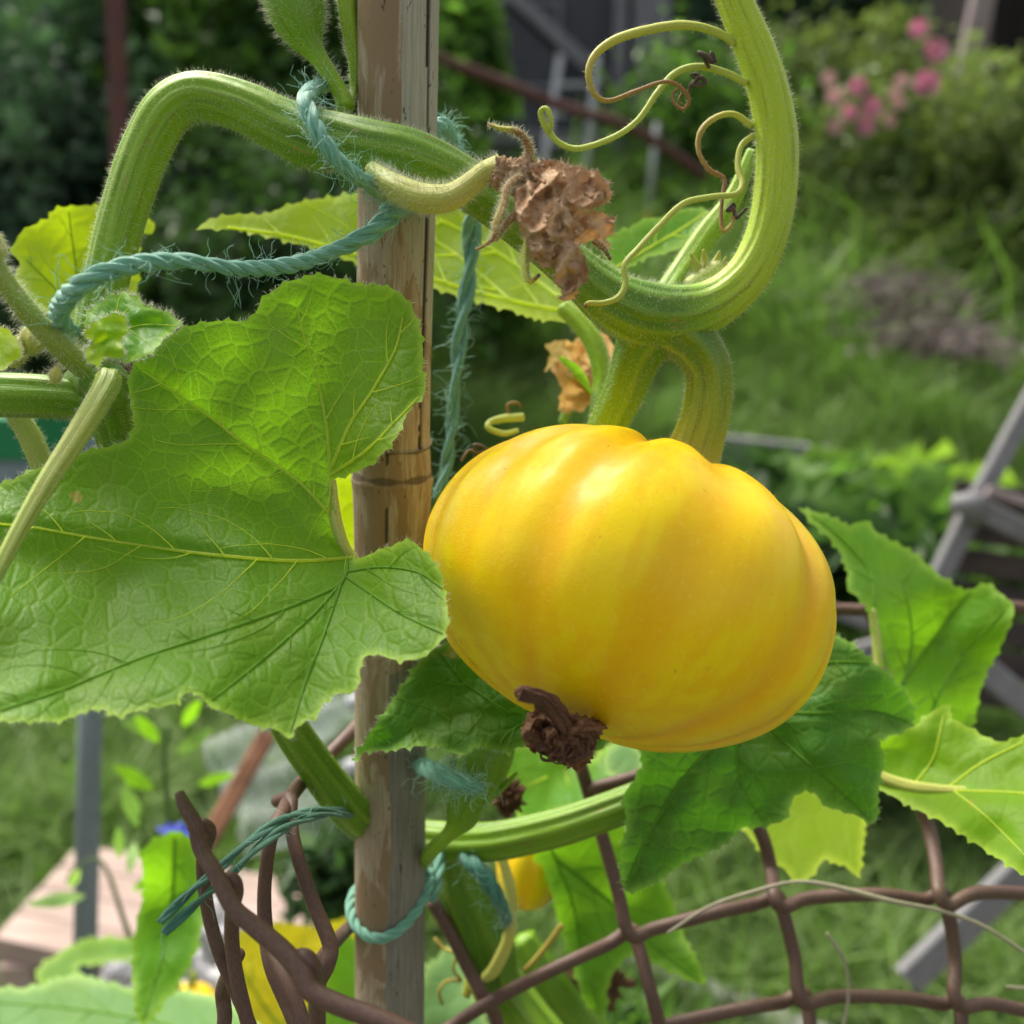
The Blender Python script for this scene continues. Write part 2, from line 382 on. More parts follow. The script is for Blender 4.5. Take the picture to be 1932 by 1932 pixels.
# grass: blades in tufts, one object nobody could count
def blades(mb, X, Y, h, wd, tone, lean=1.1):
    n = len(X); Z = hgt(X, Y) - .01; a = RNG.random(n) * 6.283; b = RNG.random(n) * 6.283
    base = np.stack([X, Y, Z], 1); sd_ = np.stack([np.cos(a), np.sin(a), 0 * a], 1) * wd[:, None] / 2
    ln = np.stack([np.cos(b), np.sin(b), 0 * b], 1) * (lean * h * RNG.random(n))[:, None]; up = np.stack([0 * h, 0 * h, h], 1)
    V = np.stack([base - sd_, base + sd_, base + up * .6 + ln * .4 + sd_ * .8, base + up * .6 + ln * .4 - sd_ * .8, base + up * .92 + ln * 1.3], 1).reshape(-1, 3)
    k = (np.arange(n) * 5)[:, None]
    att = np.repeat(np.stack([tone, tone, tone], 1), 5, 0)
    mb.F.append((k + np.array([3, 2, 4]) + mb.n, 0)); mb.add(V, k + np.array([0, 1, 2, 3]), 0, att)
m_grass = foliage_mat('grass_blades', (.014, .052, .014), (.17, .27, .070), (.18, .36, .05), .35, .55)
mb = MB()
for (n, y0, y1, h0, w0) in ((80000, 1.1, 3.2, .075, .007), (80000, 3.0, 6.5, .16, .012), (60000, 5.5, 10.5, .30, .024)):
    Y = y0 + (y1 - y0) * RNG.random(n); X = (RNG.random(n) * 2 - 1) * (.62 * Y + .4)
    cl = np.array([noise.noise(Vector((x * 1.6, y * 1.6, 0))) + .9 * noise.noise(Vector((x * 7, y * 7, 3))) + .7 * noise.noise(Vector((x * 18, y * 18, 6))) for x, y in zip(X, Y)])
    blades(mb, X, Y, h0 * (.5 + RNG.random(n)) * np.clip(1 + cl * 1.5, .2, 2.4), w0 * (.7 + .6 * RNG.random(n)), np.clip(.45 + .22 * np.clip((Y - 2.5) / 2, 0, 1) + cl * .9 + RNG.normal(0, .18, n), 0, 1))
tag(mb.build('grass', m_grass, smooth=False), 'rough tufty green grass covering the ground behind the fence', 'grass', kind='stuff')

# ---------------------------------------------------------------- shrubs and trees
def lumps(c, R, seed, sub=24, amp=.25):
    th, ph = np.meshgrid(np.linspace(0, math.pi, sub), np.linspace(0, 2 * math.pi, sub * 2, endpoint=False), indexing='ij')
    D = np.stack([np.sin(th) * np.cos(ph), np.sin(th) * np.sin(ph), np.cos(th)], -1).reshape(-1, 3)
    f = np.array([1 + amp * noise.noise(Vector(d) * 2.2 + Vector((seed, 0, 0))) + amp * .6 * noise.noise(Vector(d) * 6 + Vector((0, seed, 0))) for d in D])
    V = np.asarray(c) + D * f[:, None] * np.asarray(R); nr, nc = sub, sub * 2; i = np.arange(nr * nc).reshape(nr, nc)
    F = np.stack([i[:-1], np.roll(i[:-1], -1, 1), np.roll(i[1:], -1, 1), i[1:]], -1).reshape(-1, 4)
    return V, F
def leafcloud(mb, pos, nor, size, tone, mat=0, asp=1.6, flat=.8):
    n = len(pos); a = nor + RNG.normal(0, flat, (n, 3)); a /= np.linalg.norm(a, axis=1)[:, None]
    t = np.cross(a, RNG.normal(0, 1, (n, 3))); t /= np.linalg.norm(t, axis=1)[:, None] + 1e-9; b = np.cross(a, t)
    s = size * (.6 + .8 * RNG.random(n)); L = (s * asp / 2)[:, None]; W = (s / 2)[:, None]; dz = a * (s * .18)[:, None]
    V = np.stack([pos - t * L, pos - b * W + dz, pos + t * L * 1.1 - dz, pos + b * W + dz], 1).reshape(-1, 3)
    k = (np.arange(n) * 4)[:, None]; tt = np.repeat(np.clip(tone, 0, 1), 4)
    mb.F.append((k + np.array([0, 2, 3]) + mb.n, mat)); mb.add(V, k + np.array([0, 1, 2]), mat, np.stack([tt, tt, tt], 1))
def crown(mb, c, R, n, size, seed, shell=.55, tone=.4, clump=2.0, tvar=.9, rag=.38):
    d = RNG.normal(0, 1, (n, 3)); d /= np.linalg.norm(d, axis=1)[:, None]
    r = shell + (1.12 - shell) * RNG.random(n)
    f = np.array([noise.noise(Vector(x) * clump + Vector((seed, 0, 0))) + .6 * noise.noise(Vector(x) * clump * 3 + Vector((0, seed, 0))) for x in d])
    r = r * (1 + rag * f)
    keep = RNG.random(n) < np.clip(.75 + 1.3 * f, .15, 1); d, r, f = d[keep], r[keep], f[keep]
    leafcloud(mb, np.asarray(c) + d * r[:, None] * np.asarray(R), d, size, tone + f * tvar + RNG.normal(0, .16, len(d)))
M_DK = foliage_mat('foliage_dark', (.018, .052, .020), (.085, .165, .050), (.10, .24, .04), .35)
M_BL = foliage_mat('foliage_bluish', (.028, .068, .045), (.11, .19, .11), (.10, .24, .08), .35)
M_OL = foliage_mat('foliage_olive', (.060, .105, .030), (.20, .26, .08), (.28, .42, .08), .4)
M_MD = foliage_mat('foliage_mid', (.030, .085, .020), (.12, .23, .045), (.20, .44, .05), .4)
M_BR = foliage_mat('foliage_bright', (.05, .14, .02), (.20, .36, .05), (.35, .60, .05), .45)
m_bark = plain('bark', (.11, .085, .06), .9, .4, 6, .8, stretch=(1, 1, .3), bd=.01)
m_stalk = plain('stalk_green', (.10, .17, .04), .6, .3, 6, .2)
def shrub(name, cat, px, py, Y, R, n, size, mat, label, tone=.4, group=None, trunk=True, trmat=None, seed=None, shell=.5, rag=.45):
    c = atY(px, py, Y); gz = float(hgt(c[0], Y)); seed = seed if seed is not None else px * .01
    root = thing(name, (c[0], c[1], gz), label, cat, group)
    mb = MB(); crown(mb, c, R, n, size, seed, shell, tone, rag=rag); mb.build('crown' if cat == 'tree' else 'foliage', mat, root, False)
    if trunk:
        tb = MB(); k = max(R[0], R[1])
        tube3(tb, [(c[0], c[1], gz - .05), (c[0] + .05 * k, c[1], (gz + c[2]) / 2), (c[0], c[1], c[2] + R[2] * .4)], np.array([.07, .05, .02]) * k, 8, bump=.1)
        for j in range(5):
            a = j * 1.3 + seed; q = np.array([math.cos(a) * R[0] * .6, math.sin(a) * R[1] * .6, R[2] * (.15 + .12 * j)])
            tube3(tb, [(c[0], c[1], gz + (c[2] - gz) * (.35 + .1 * j)), c + q * .5 + np.array([0, 0, -.1 * k]), c + q], np.array([.03, .02, .008]) * k, 6)
        tb.build('trunk' if cat == 'tree' else 'stem', trmat or m_bark, root)
    return root
# the wood far behind everything
G1 = 'dark trees behind the garden'
for px, py, Y, R, tone, lab in ((60, 150, 11, (2.6, 1.6, 2.6), .25, 'dark bluish tree at the far top left, left of the rusty pole'), (480, 60, 12, (2.8, 1.6, 2.8), .3, 'dark tree behind the bent stem, right of the rusty pole'),
        (960, 0, 13, (2.8, 1.6, 3.0), .2, 'dark tree standing behind the weathered shed'), (1330, 60, 12.5, (2.2, 1.5, 2.6), .2, 'dark bluish tree just right of the weathered shed'),
        (1640, 0, 13, (2.7, 1.5, 2.9), .25, 'dark tree behind the pink hollyhocks'), (2050, 40, 14, (3, 1.5, 3.1), .25, 'dark tree at the far right edge behind the black hut')):
    shrub('broadleaf_tree', 'tree', px, py, Y, R, 15000, .16, M_BL if px in (60, 1330) else M_DK, lab, tone, G1, shell=.25)
# shrubs on the left, quite near
G2 = 'leafy shrubs at the left of the garden'
for px, py, Y, R, n, sz, mt, tone, lab in (
        (70, 420, 4.6, (.75, .5, .95), 15000, .045, M_BL, .35, 'bluish green shrub at the left edge behind the glowing yellow leaf'),
        (330, 260, 5.2, (.8, .5, 1.1), 15000, .055, M_DK, .42, 'dark shrub with lighter sprays seen under the bent stem'),
        (560, 180, 4.8, (.62, .45, .9), 13000, .055, M_MD, .35, 'mid green shrub just left of the bamboo stake top'),
        (520, 560, 4.0, (.55, .4, .42), 9000, .04, M_DK, .45, 'low dark shrub behind the teal twine left of the stake'),
        (250, 700, 4.3, (.6, .4, .4), 8000, .045, M_DK, .4, 'low dark bush behind the knotted vine node at left'),
        (880, 120, 6.0, (.20, .2, .45), 2500, .06, M_MD, .5, 'slim green shrub right of the bamboo stake top, in front of the shed'),
        (930, 500, 5.5, (.34, .3, .30), 4500, .05, M_MD, .5, 'rounded green shrub behind the hanging twine, below the shed')):
    shrub('leafy_shrub', 'shrub', px, py, Y, R, n, sz, mt, lab, tone, G2, shell=.25)
# shrubs of the right slope
G3 = 'shrubs on the slope at right'
for px, py, Y, R, n, sz, mt, tone, lab in (
        (1330, 330, 8.0, (.60, .5, .80), 7000, .06, M_MD, .4, 'green shrub between shed and curled stem'),
        (1560, 260, 8.6, (.95, .6, .75), 10000, .06, M_OL, .45, 'broad olive shrub behind the pink flower spikes'),
        (1790, 330, 7.4, (.85, .5, .62), 10000, .055, M_OL, .5, 'grey olive shrub below the tallest pink hollyhock'),
        (1960, 400, 6.6, (.7, .5, .75), 9000, .055, M_OL, .35, 'green shrub at the right edge below the black hut')):
    shrub('slope_shrub', 'shrub', px, py, Y, R, n, sz, mt, lab, tone, G3, shell=.3, rag=.75)
# broad-leaved ground plants beyond the pumpkin
G4 = 'broad leaved plants beside the edging board'
for k, (px, py, Y, R, tone, mt, lab) in enumerate((
        (1420, 985, 2.45, (.22, .2, .13), .4, M_DK, 'bluish leafy plant just right of the pumpkin shoulder, below the edging board'),
        (1570, 1000, 2.35, (.26, .2, .12), .6, M_MD, 'broad leaved plant in the middle of the bed below the edging board'),
        (1690, 965, 2.5, (.24, .2, .11), .85, M_BR, 'brightest broad leaved plant behind the upright curled leaf'),
        (1740, 1050, 2.2, (.22, .2, .12), .35, M_MD, 'dark leafy plant between the curled leaf and the grey frame'),
        (1600, 1060, 2.1, (.18, .15, .08), .2, M_DK, 'low dark plant right of the pumpkin above the brown wire'))):
    c = atY(px, py, Y); c[2] = max(c[2], float(hgt(c[0], Y)) + R[2] * .6)
    root = thing('bed_plant', (c[0], c[1], float(hgt(c[0], Y))), lab, 'plant', G4)
    mb = MB(); crown(mb, c, R, 420, .085, k + 3.3, .2, tone, 2, .5); mb.build('foliage', mt, root, False)
    tb = MB()
    for j in range(7):
        a = j * .9; tube3(tb, [(c[0], c[1], hgt(c[0], Y) - .02), c + np.array([math.cos(a) * R[0] * .4, math.sin(a) * R[1] * .4, 0]), c + np.array([math.cos(a) * R[0] * .8, math.sin(a) * R[1] * .8, R[2] * .5])], [.006, .005, .003], 5)
    tb.build('stem', m_stalk, root)
for px, py, d, R, mt, lab in ((640, 1660, 1.05, (.055, .05, .075), M_DK, 'dark narrow weed tuft just left of the stake foot'), (1120, 1960, .85, (.07, .05, .04), M_MD, 'low green weed at the bottom below the drooping leaf')):
    c = P(px, py, d); root = thing('weed', (c[0], c[1], 0), lab, 'plant'); mb = MB(); n_ = 260
    b_ = c + RNG.normal(0, .35, (n_, 3)) * np.array(R) * [1, 1, .8]; leafcloud(mb, b_, RNG.normal(0, 1, (n_, 3)), .016, RNG.random(n_), asp=4); mb.build('foliage', mt, root, False)
    tb = MB()
    for j in range(9): q_ = c + RNG.normal(0, .5, 3) * np.array(R); tube3(tb, [(c[0], c[1], -.02), (c + q_) / 2 - [0, 0, .1], q_], [.003, .0025, .001], 5)
    tb.build('stem', m_stalk, root)
# dry grey-pink plant lying in the slope grass
m_dry = plain('dry_stalk', (.21, .175, .165), .85, .3, 4, .3)
for px, py, Y, R, lab in ((1690, 560, 4.6, (.26, .2, .13), 'dry greyish plant heap in the grass, upper and larger'), (1790, 640, 4.2, (.22, .2, .07), 'dry greyish plant heap in the grass, lower and flatter'), ):
    c = atY(px, py, Y); mb = MB()
    for j in range(120):
        a = RNG.normal(0, .5, 3) * np.array(R); d = RNG.normal(0, 1, 3) * np.array([.07, .07, .05])
        tube3(mb, [c + a - d, c + a + RNG.normal(0, .01, 3), c + a + d], [.003, .003, .001], 4, cap=False)
    leafcloud(mb, c + RNG.normal(0, .5, (160, 3)) * np.array(R), RNG.normal(0, 1, (160, 3)), .03, RNG.random(160))
    tag(mb.build('dry_plant', m_dry, smooth=False), lab, 'dead plant', 'dead plants in the slope grass')

# hollyhocks
m_pink = plain('petal_pink', (.74, .27, .46), .6, .3, 5, .2, tr=(.8, .2, .4), trans=.35); m_pink2 = plain('petal_pale', (.68, .40, .42), .6, .3, 5, .2, tr=(.7, .35, .4), trans=.35)
m_yc = plain('flower_centre', (.75, .6, .15), .7)
for hi, (base, tip, fl, mt, lab) in enumerate((
        ((1740, 330), (1733, 40), ((1733, 57, .062), (1762, 98, .075), (1748, 160, .085)), m_pink, 'tallest hollyhock spike, with three deep pink blooms near the black hut'),
        ((1640, 340), (1615, 140), ((1618, 166, .060), (1640, 205, .072), (1600, 215, .055), (1632, 240, .06)), m_pink, 'hollyhock with four pink blooms left of the tallest spike'),
        ((1580, 330), (1560, 130), ((1566, 150, .05), (1574, 185, .06), (1572, 240, .055)), m_pink2, 'leftmost hollyhock, with pale pink blooms'),
        ((1690, 340), (1700, 140), ((1702, 155, .05), (1692, 195, .05), (1676, 228, .05), (1686, 180, .04)), m_pink2, 'hollyhock with small pale blooms just left of the tallest spike'))):
    Y = 6.7; b = atY(*base, Y); tp = atY(*tip, Y); b[2] = hgt(b[0], Y)
    root = thing('hollyhock', b, lab, 'flowering plant', 'pink hollyhocks on the slope')
    mb = MB(); tube3(mb, [b, (b + tp) / 2 + np.array([.02, 0, 0]), tp], [.012, .009, .004], 6)
    leafcloud(mb, b + (tp - b) * RNG.random((90, 1)) + RNG.normal(0, .06, (90, 3)), RNG.normal(0, 1, (90, 3)), .055, RNG.random(90)); mb.build('stem', m_stalk, root)
    for (fx, fy, fr) in fl:
        fr *= .92
        c = atY(fx, fy, Y - .06); mb = MB(); nrm = np.array([RNG.normal(0, .3), -1, .2]); nrm /= np.linalg.norm(nrm); t = np.cross(nrm, [0, 0, 1]); t /= np.linalg.norm(t); bb = np.cross(nrm, t)
        for k in range(5):
            V = []; ang = k * 1.2566
            for u_ in np.linspace(0, 1, 5):
                for v_ in np.linspace(-1, 1, 5):
                    rr = fr * .95 * u_; al = ang + v_ * .72 * (1 - .25 * u_ ** 3)
                    V.append(c + (t * math.cos(al) + bb * math.sin(al)) * rr + nrm * (fr * (.55 * u_ - .2 * u_ ** 2 + .06 * math.sin(v_ * 5 + k) * u_ + .015 * k)))
            i = np.arange(25).reshape(5, 5); mb.add(V, np.stack([i[:-1, :-1], i[:-1, 1:], i[1:, 1:], i[1:, :-1]], -1).reshape(-1, 4))
        fo = mb.build('bloom', mt, root)
        cb = MB(); tube3(cb, [c, c + nrm * fr * .5], [fr * .12, fr * .09], 8); cb.build('stamen', m_yc, fo)

# ---------------------------------------------------------------- shed, hut, poles
def box(mb, a, b, mat=0):
    a = np.minimum(a, b).astype(float); b2 = np.maximum(a, b).astype(float); x0, y0, z0 = a; x1, y1, z1 = np.maximum(b, b2)
    V = [(x0, y0, z0), (x1, y0, z0), (x1, y1, z0), (x0, y1, z0), (x0, y0, z1), (x1, y0, z1), (x1, y1, z1), (x0, y1, z1)]
    mb.add(V, [(0, 3, 2, 1), (4, 5, 6, 7), (0, 1, 5, 4), (1, 2, 6, 5), (2, 3, 7, 6), (3, 0, 4, 7)], mat)
def bar(mb, a, b, w, h, up=(0, 0, 1), mat=0, bev=.12):
    """bevelled flat bar between two points: w across, h along 'up'"""
    a = np.asarray(a, float); b = np.asarray(b, float); t = b - a; t /= np.linalg.norm(t); s = np.cross(t, up); s /= np.linalg.norm(s); u = np.cross(s, t)
    e = min(w, h) * bev; pr = [(w / 2, h / 2 - e), (w / 2 - e, h / 2), (-w / 2 + e, h / 2), (-w / 2, h / 2 - e), (-w / 2, -h / 2 + e), (-w / 2 + e, -h / 2), (w / 2 - e, -h / 2), (w / 2, -h / 2 + e)]
    V = [q + s * x + u * y for q in (a, b) for x, y in pr]; F = [(i, (i + 1) % 8, 8 + (i + 1) % 8, 8 + i) for i in range(8)]
    mb.F.append((np.array([list(range(8))[::-1], list(range(8, 16))]) + mb.n, mat)); mb.add(V, F, mat)
m_board = plain('shed_boards', (.050, .055, .078), .8, .35, 3, .5, col2=(.085, .085, .105), stretch=(1, 1, .15), dirt=.4, bd=.01)
m_dkglass = plain('dark_window', (.012, .017, .032), .15, .2, 1, .05)
m_gpost = plain('weathered_post', (.21, .21, .25), .8, .3, 4, .5, stretch=(1, 1, .2), dirt=.3, bd=.006)
m_white = plain('pale_paint', (.48, .50, .55), .5, .2, 4, .1)
YS = 9.0
b0 = atY(835, 480, YS); b1 = atY(1255, 480, YS); root = thing('garden_shed', ((b0[0] + b1[0]) / 2, YS, hgt(0, YS)), 'dark weathered shed with grey posts behind the bamboo stake', 'shed')
mb = MB(); z0 = float(hgt(0, YS)) - .1; nb = 16
for k in range(nb):
    xa = b0[0] + (b1[0] - b0[0]) * k / nb; xb = b0[0] + (b1[0] - b0[0]) * (k + 1) / nb - .006
    box(mb, (xa, YS, z0), (xb, YS + .03 + .006 * (k % 2), 3.7))
box(mb, (b0[0], YS + .05, z0), (b0[0] + .04, YS + 1.6, 3.7)); box(mb, (b1[0] - .04, YS + .05, z0), (b1[0], YS + 1.6, 3.7)); box(mb, (b0[0] + .05, YS + 1.6, z0), (b1[0] - .05, YS + 1.64, 3.7))
mb.build('wall', m_board, root, False)
mb = MB(); box(mb, (b0[0] - .15, YS - .2, 3.72), (b1[0] + .15, YS + 1.8, 3.80)); mb.build('roof', m_board, root, False)
wa = atY(920, 10, YS); wb = atY(1050, 160, YS); mb = MB()
box(mb, (wa[0], YS - .012, wb[2]), (wb[0], YS - .004, wa[2])); wo = mb.build('window', m_dkglass, root, False)
mb = MB(); e = .035
box(mb, (wa[0] - e, YS - .03, wb[2] - e), (wb[0] + e, YS - .003, wb[2])); box(mb, (wa[0] - e, YS - .03, wa[2]), (wb[0] + e, YS - .003, wa[2] + e))
box(mb, (wa[0] - e, YS - .03, wb[2]), (wa[0], YS - .003, wa[2])); box(mb, (wb[0], YS - .03, wb[2]), (wb[0] + e, YS - .003, wa[2])); mb.build('frame', m_gpost, wo, False)
for px in (1222, 1165, 838):
    q = atY(px, 300, YS - .08); mb = MB(); bar(mb, (q[0], YS - .08, z0), (q[0], YS - .08, 3.68), .28 if px == 1222 else .1, .09, (0, 1, 0)); mb.build('post', m_gpost, root, False)
mb = MB(); bar(mb, atY(955, -20, YS - .16), atY(1140, 150, YS - .16), .10, .05, (0, 1, 0)); mb.build('brace', m_gpost, root, False)
mb = MB(); bar(mb, atY(900, 255, YS - .05), atY(1180, 262, YS - .05), .11, .04, (0, 1, 0)); mb.build('rail', m_gpost, root, False)
# ladder leaning on it
L0a, L0b, L1a, L1b = atY(1005, 440, 8.3), atY(1058, 105, 8.75), atY(1092, 440, 8.3), atY(1128, 105, 8.75)
root = thing('step_ladder', L0a, 'pale thin ladder leaning against the dark shed', 'ladder')
for a, b in ((L0a, L0b), (L1a, L1b)):
    mb = MB(); bar(mb, a, b, .05, .04); mb.build('rail', m_white, root, False)
for k in range(1, 6):
    f = k / 6; mb = MB(); bar(mb, L0a + (L0b - L0a) * f, L1a + (L1b - L1a) * f, .04, .03); mb.build('rung', m_white, root, False)
m_or = plain('orange_tip', (.75, .25, .06), .5)
for px, lab in ((1228, 'pale cane with orange foot right of the shed ladder'),):
    a, b = atY(px - 5, 400, 7.6), atY(px + 12, 232, 7.6); root = thing('marker_cane', a, lab, 'cane'); mb = MB(); tube3(mb, [a, b], [.022, .018], 8); mb.build('shaft', m_white, root)
    mb = MB(); tube3(mb, [a + (a - b) * .14, a + (a - b) * .002], [.024, .024], 8); mb.build('foot', m_or, root)
m_rust = plain('rusty_iron', (.13, .050, .045), .85, .4, 8, .5, col2=(.08, .045, .045), bd=.002)
mb = MB(); a = atY(216, -60, 3.5); b = atY(240, 700, 3.4); t = b - a; bar(mb, a - t * .1, a + t * 1.75, .050, .03, (0, 1, 0)); tag(mb.build('rusty_pole', m_rust, smooth=False), 'upright dull red rusty pole behind the bent stem at top left', 'pole')
mb = MB(); tube3(mb, crom([atY(760, 70, 3.2), atY(835, 112, 3.2), atY(960, 160, 3.25), atY(1070, 205, 3.3), atY(1190, 240, 3.35), atY(1330, 330, 3.5)], .05), .016, 8, bump=.05); tag(mb.build('rusty_rail', m_rust), 'slanting brown rusty pipe crossing in front of the dark shed', 'pipe')
# dark hut and its leaning post at the top right
m_hut = plain('tarred_boards', (.012, .009, .010), .9, .3, 3, .4)
a = atY(1862, 150, 8.2); root = thing('dark_hut', (a[0] + .6, 8.2, hgt(a[0], 8.2)), 'nearly black hut at the top right corner behind the shrubs', 'hut')
mb = MB()
for k in range(9): box(mb, (a[0] + k * .17, 8.2, hgt(0, 8.2)), (a[0] + k * .17 + .163, 8.24 + .006 * (k % 2), 3.6))
box(mb, (a[0], 8.26, hgt(0, 8.2)), (a[0] + .04, 9.6, 3.6)); mb.build('wall', m_hut, root, False)
mb = MB(); box(mb, (a[0] - .2, 8.0, 3.62), (a[0] + 1.8, 9.7, 3.7)); mb.build('roof', m_hut, root, False)
m_ppost = plain('pinkish_post', (.33, .27, .28), .8, .3, 4, .4, stretch=(1, 1, .2))
mb = MB(); a = atY(1862, -40, 7.9); b = atY(1812, 190, 7.9); bar(mb, a, b + (b - a) * .9, .14, .1, (0, 1, 0)); tag(mb.build('leaning_post', m_ppost, smooth=False), 'pinkish grey post leaning beside the black hut', 'post')
# edging board in the slope, in two lengths
m_edge = plain('edging', (.25, .25, .28), .8, .35, 4, .3, dirt=.3)
for (xa, ya, xb, yb), lab in (((1345, 848, 1560, 872), 'greyish edging board just right of the pumpkin stem'), ((1565, 880, 1880, 925), 'greyish edging board farther right, before the grey frame')):
    a = atY(xa, ya, 2.95); b = atY(xb, yb, 2.9); mb = MB(); bar(mb, a, b, .03, .085); tag(mb.build('edging_board', m_edge, smooth=False), lab, 'garden edging', 'edging boards of the vegetable bed')

# ---------------------------------------------------------------- grey folding frame with dark boards at the right
m_gm = plain('grey_powder_coat', (.20, .20, .215), .5, .15, 5, .1, dirt=.25); m_dkb = plain('dark_slats', (.050, .038, .036), .75, .4, 4, .4, stretch=(.3, 1, 1), bd=.004, dirt=.4)
D = 1.45; q = lambda x, y, d=D: P(x, y, d)
root = thing('garden_bench', q(1900, 1500), 'grey metal framed bench with dark boards, tipped up at the right edge', 'bench')
for a, b, wd, d in (((2030, 600), (1832, 965), 34, D), ((1832, 965), (1700, 1240), 38, D), ((1815, 945), (2050, 1062), 40, D - .03), ((1640, 1180), (1500, 1120), 26, D + .15), ((1835, 1245), (2060, 1430), 48, D - .05), ((1990, 1580), (1712, 1850), 52, D - .1), ((1560, 1250), (1780, 1180), 34, D + .1)):
    mb = MB(); bar(mb, q(*a, d), q(*b, d), wd * PX * D, .02, tuple(-FW), bev=.12); mb.build('frame_bar', m_gm, root, False)
mb = MB(); tube3(mb, [q(1800, 950, D - .045), q(1836, 952, D - .045), q(1836, 980, D - .03)], [.012, .018, .015], 12); mb.build('hinge', m_gm, root)
for k in range(7):
    y = 905 + k * 62; mb = MB(); x0 = 1800 - k * 7 if k < 6 else 1830
    bar(mb, q(x0, y + 25, D + .05), q(2120, y + 70, D + .02), 52 * PX * D, .014, tuple(-FW)); mb.build('board', m_dkb, root, False)
mb = MB(); bar(mb, q(1862, 925, D - .06), q(2050, 985, D - .06), 16 * PX * D, .012, tuple(-FW)); mb.build('rail', m_ppost, root, False)
# pale pipe lying in the grass at the bottom
mb = MB(); tube3(mb, [atZ(1150, 1795, .05), atZ(1340, 1875, .05), atZ(1620, 1990, .05), atZ(1900, 2100, .05)], .022, 12, bump=.02)
tag(mb.build('plastic_pipe', plain('grey_plastic', (.38, .38, .38), .5, .2, 4, .1, dirt=.4)), 'pale grey pipe lying in the grass behind the fence', 'pipe')
# grey post at the left
mb = MB(); a = P(172, 1250, 1.0); b = P(160, 1830, 1.06); t = (b - a); r_ = 23 * PX
tube3(mb, [a - t * .15, a + t * .5, a + t * 1.9], [r_, r_, r_ * 1.02], 20); tag(mb.build('grey_post', plain('post_grey', (.17, .215, .235), .5, .15, 3, .1)), 'smooth blue grey round post under the big leaf at left', 'post')
# planks on the ground at left
m_plank = plain('bleached_plank', (.44, .33, .29), .75, .25, 3, .4, stretch=(.25, 1, 1), dirt=.25, bd=.003)
zz = .28; A_, B_, C_, D_ = (atZ(-10, 1768, zz), atZ(150, 1592, zz), atZ(760, 1690, zz), atZ(640, 1915, zz))
root = thing('wooden_platform', (A_ + C_) / 2 * [1, 1, 0], 'low bleached plank platform behind the grey post', 'platform')
for k in range(4):
    f0, f1 = k / 4, (k + 1) / 4 - .012; lo = [A_ + (B_ - A_) * f0, A_ + (B_ - A_) * f1, D_ + (C_ - D_) * f1, D_ + (C_ - D_) * f0]; mb = MB()
    V = lo + [v - [0, 0, .032] for v in lo]; mb.add(V, [(0, 1, 2, 3), (7, 6, 5, 4), (0, 4, 5, 1), (1, 5, 6, 2), (2, 6, 7, 3), (3, 7, 4, 0)]); mb.build('plank', m_plank, root, False)
for v in (A_, B_, C_, D_):
    cc = (A_ + B_ + C_ + D_) / 4; v = v + (cc - v) * .12; mb = MB(); bar(mb, v - [0, 0, .034], (v[0], v[1], -.05), .05, .05, (1, 0, 0)); mb.build('leg', m_plank, root, False)
# green crate edge at far left
m_tub = plain('green_plastic', (.01, .20, .08), .45, .1); m_tub2 = plain('blue_grey_plastic', (.20, .27, .33), .5, .2)
a = P(-60, 790, 1.6); b = P(52, 872, 1.6); root = thing('storage_crate', (a[0], a[1], 0), 'green and blue grey plastic crate at the left edge behind the vine', 'crate')
mb = MB(); box(mb, (a[0], a[1], b[2]), (b[0], a[1] + .3, a[2])); mb.build('lid', m_tub, root, False)
mb = MB(); box(mb, (a[0] + .01, a[1] + .01, b[2] - .10), (b[0] + .01, a[1] + .29, b[2] - .003)); mb.build('tub', m_tub2, root, False)

# ================================================================ NEAR OBJECTS
m_hair = hair_mat('plant_hair', (.86, .88, .74)); m_fib = hair_mat('twine_fibre', (.42, .70, .60), .4)
ST = stem_mat('vine_skin', [(0, (.075, .20, .008)), (.5, (.20, .37, .010)), (1, (.42, .56, .012))], sss=.25, streak=.38)
STP = stem_mat('petiole_skin', [(0, (.20, .30, .04)), (.5, (.34, .42, .09)), (1, (.50, .48, .10))], sss=.2, streak=.2)
TND = stem_mat('tendril_skin', [(0, (.42, .50, .07)), (.35, (.50, .47, .06)), (.6, (.30, .14, .04)), (1, (.05, .025, .02))], sss=.1, streak=.2)
m_vein = plain('leaf_vein', (.56, .68, .14), .5, .12, 20, .1, tr=(.85, .95, .12), trans=.65)
m_vein_d = plain('leaf_vein_green', (.17, .36, .05), .6, .15, 20, .1, spec=.1, tr=(.35, .6, .04), trans=.45)
LF_BIG = leaf_mat('leaf_big', (.098, .245, .016), (.27, .58, .008), .42, 2.7, 8.5, vein=(.30, .44, .05), vk=.95, bump=.26, rough=.46)
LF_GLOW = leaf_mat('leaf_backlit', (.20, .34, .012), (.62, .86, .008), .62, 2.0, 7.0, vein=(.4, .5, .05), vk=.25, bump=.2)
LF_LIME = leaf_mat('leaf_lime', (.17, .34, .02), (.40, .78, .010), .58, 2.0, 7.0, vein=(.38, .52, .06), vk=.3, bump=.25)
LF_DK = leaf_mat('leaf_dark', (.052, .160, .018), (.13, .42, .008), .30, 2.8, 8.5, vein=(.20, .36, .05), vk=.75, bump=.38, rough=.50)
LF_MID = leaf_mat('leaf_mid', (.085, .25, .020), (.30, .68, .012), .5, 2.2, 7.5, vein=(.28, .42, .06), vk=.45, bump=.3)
LF_SEA = leaf_mat('leaf_pale', (.14, .27, .10), (.25, .5, .06), .3, 2.2, 7.5, vein=(.28, .42, .12), vk=.3, bump=.25)

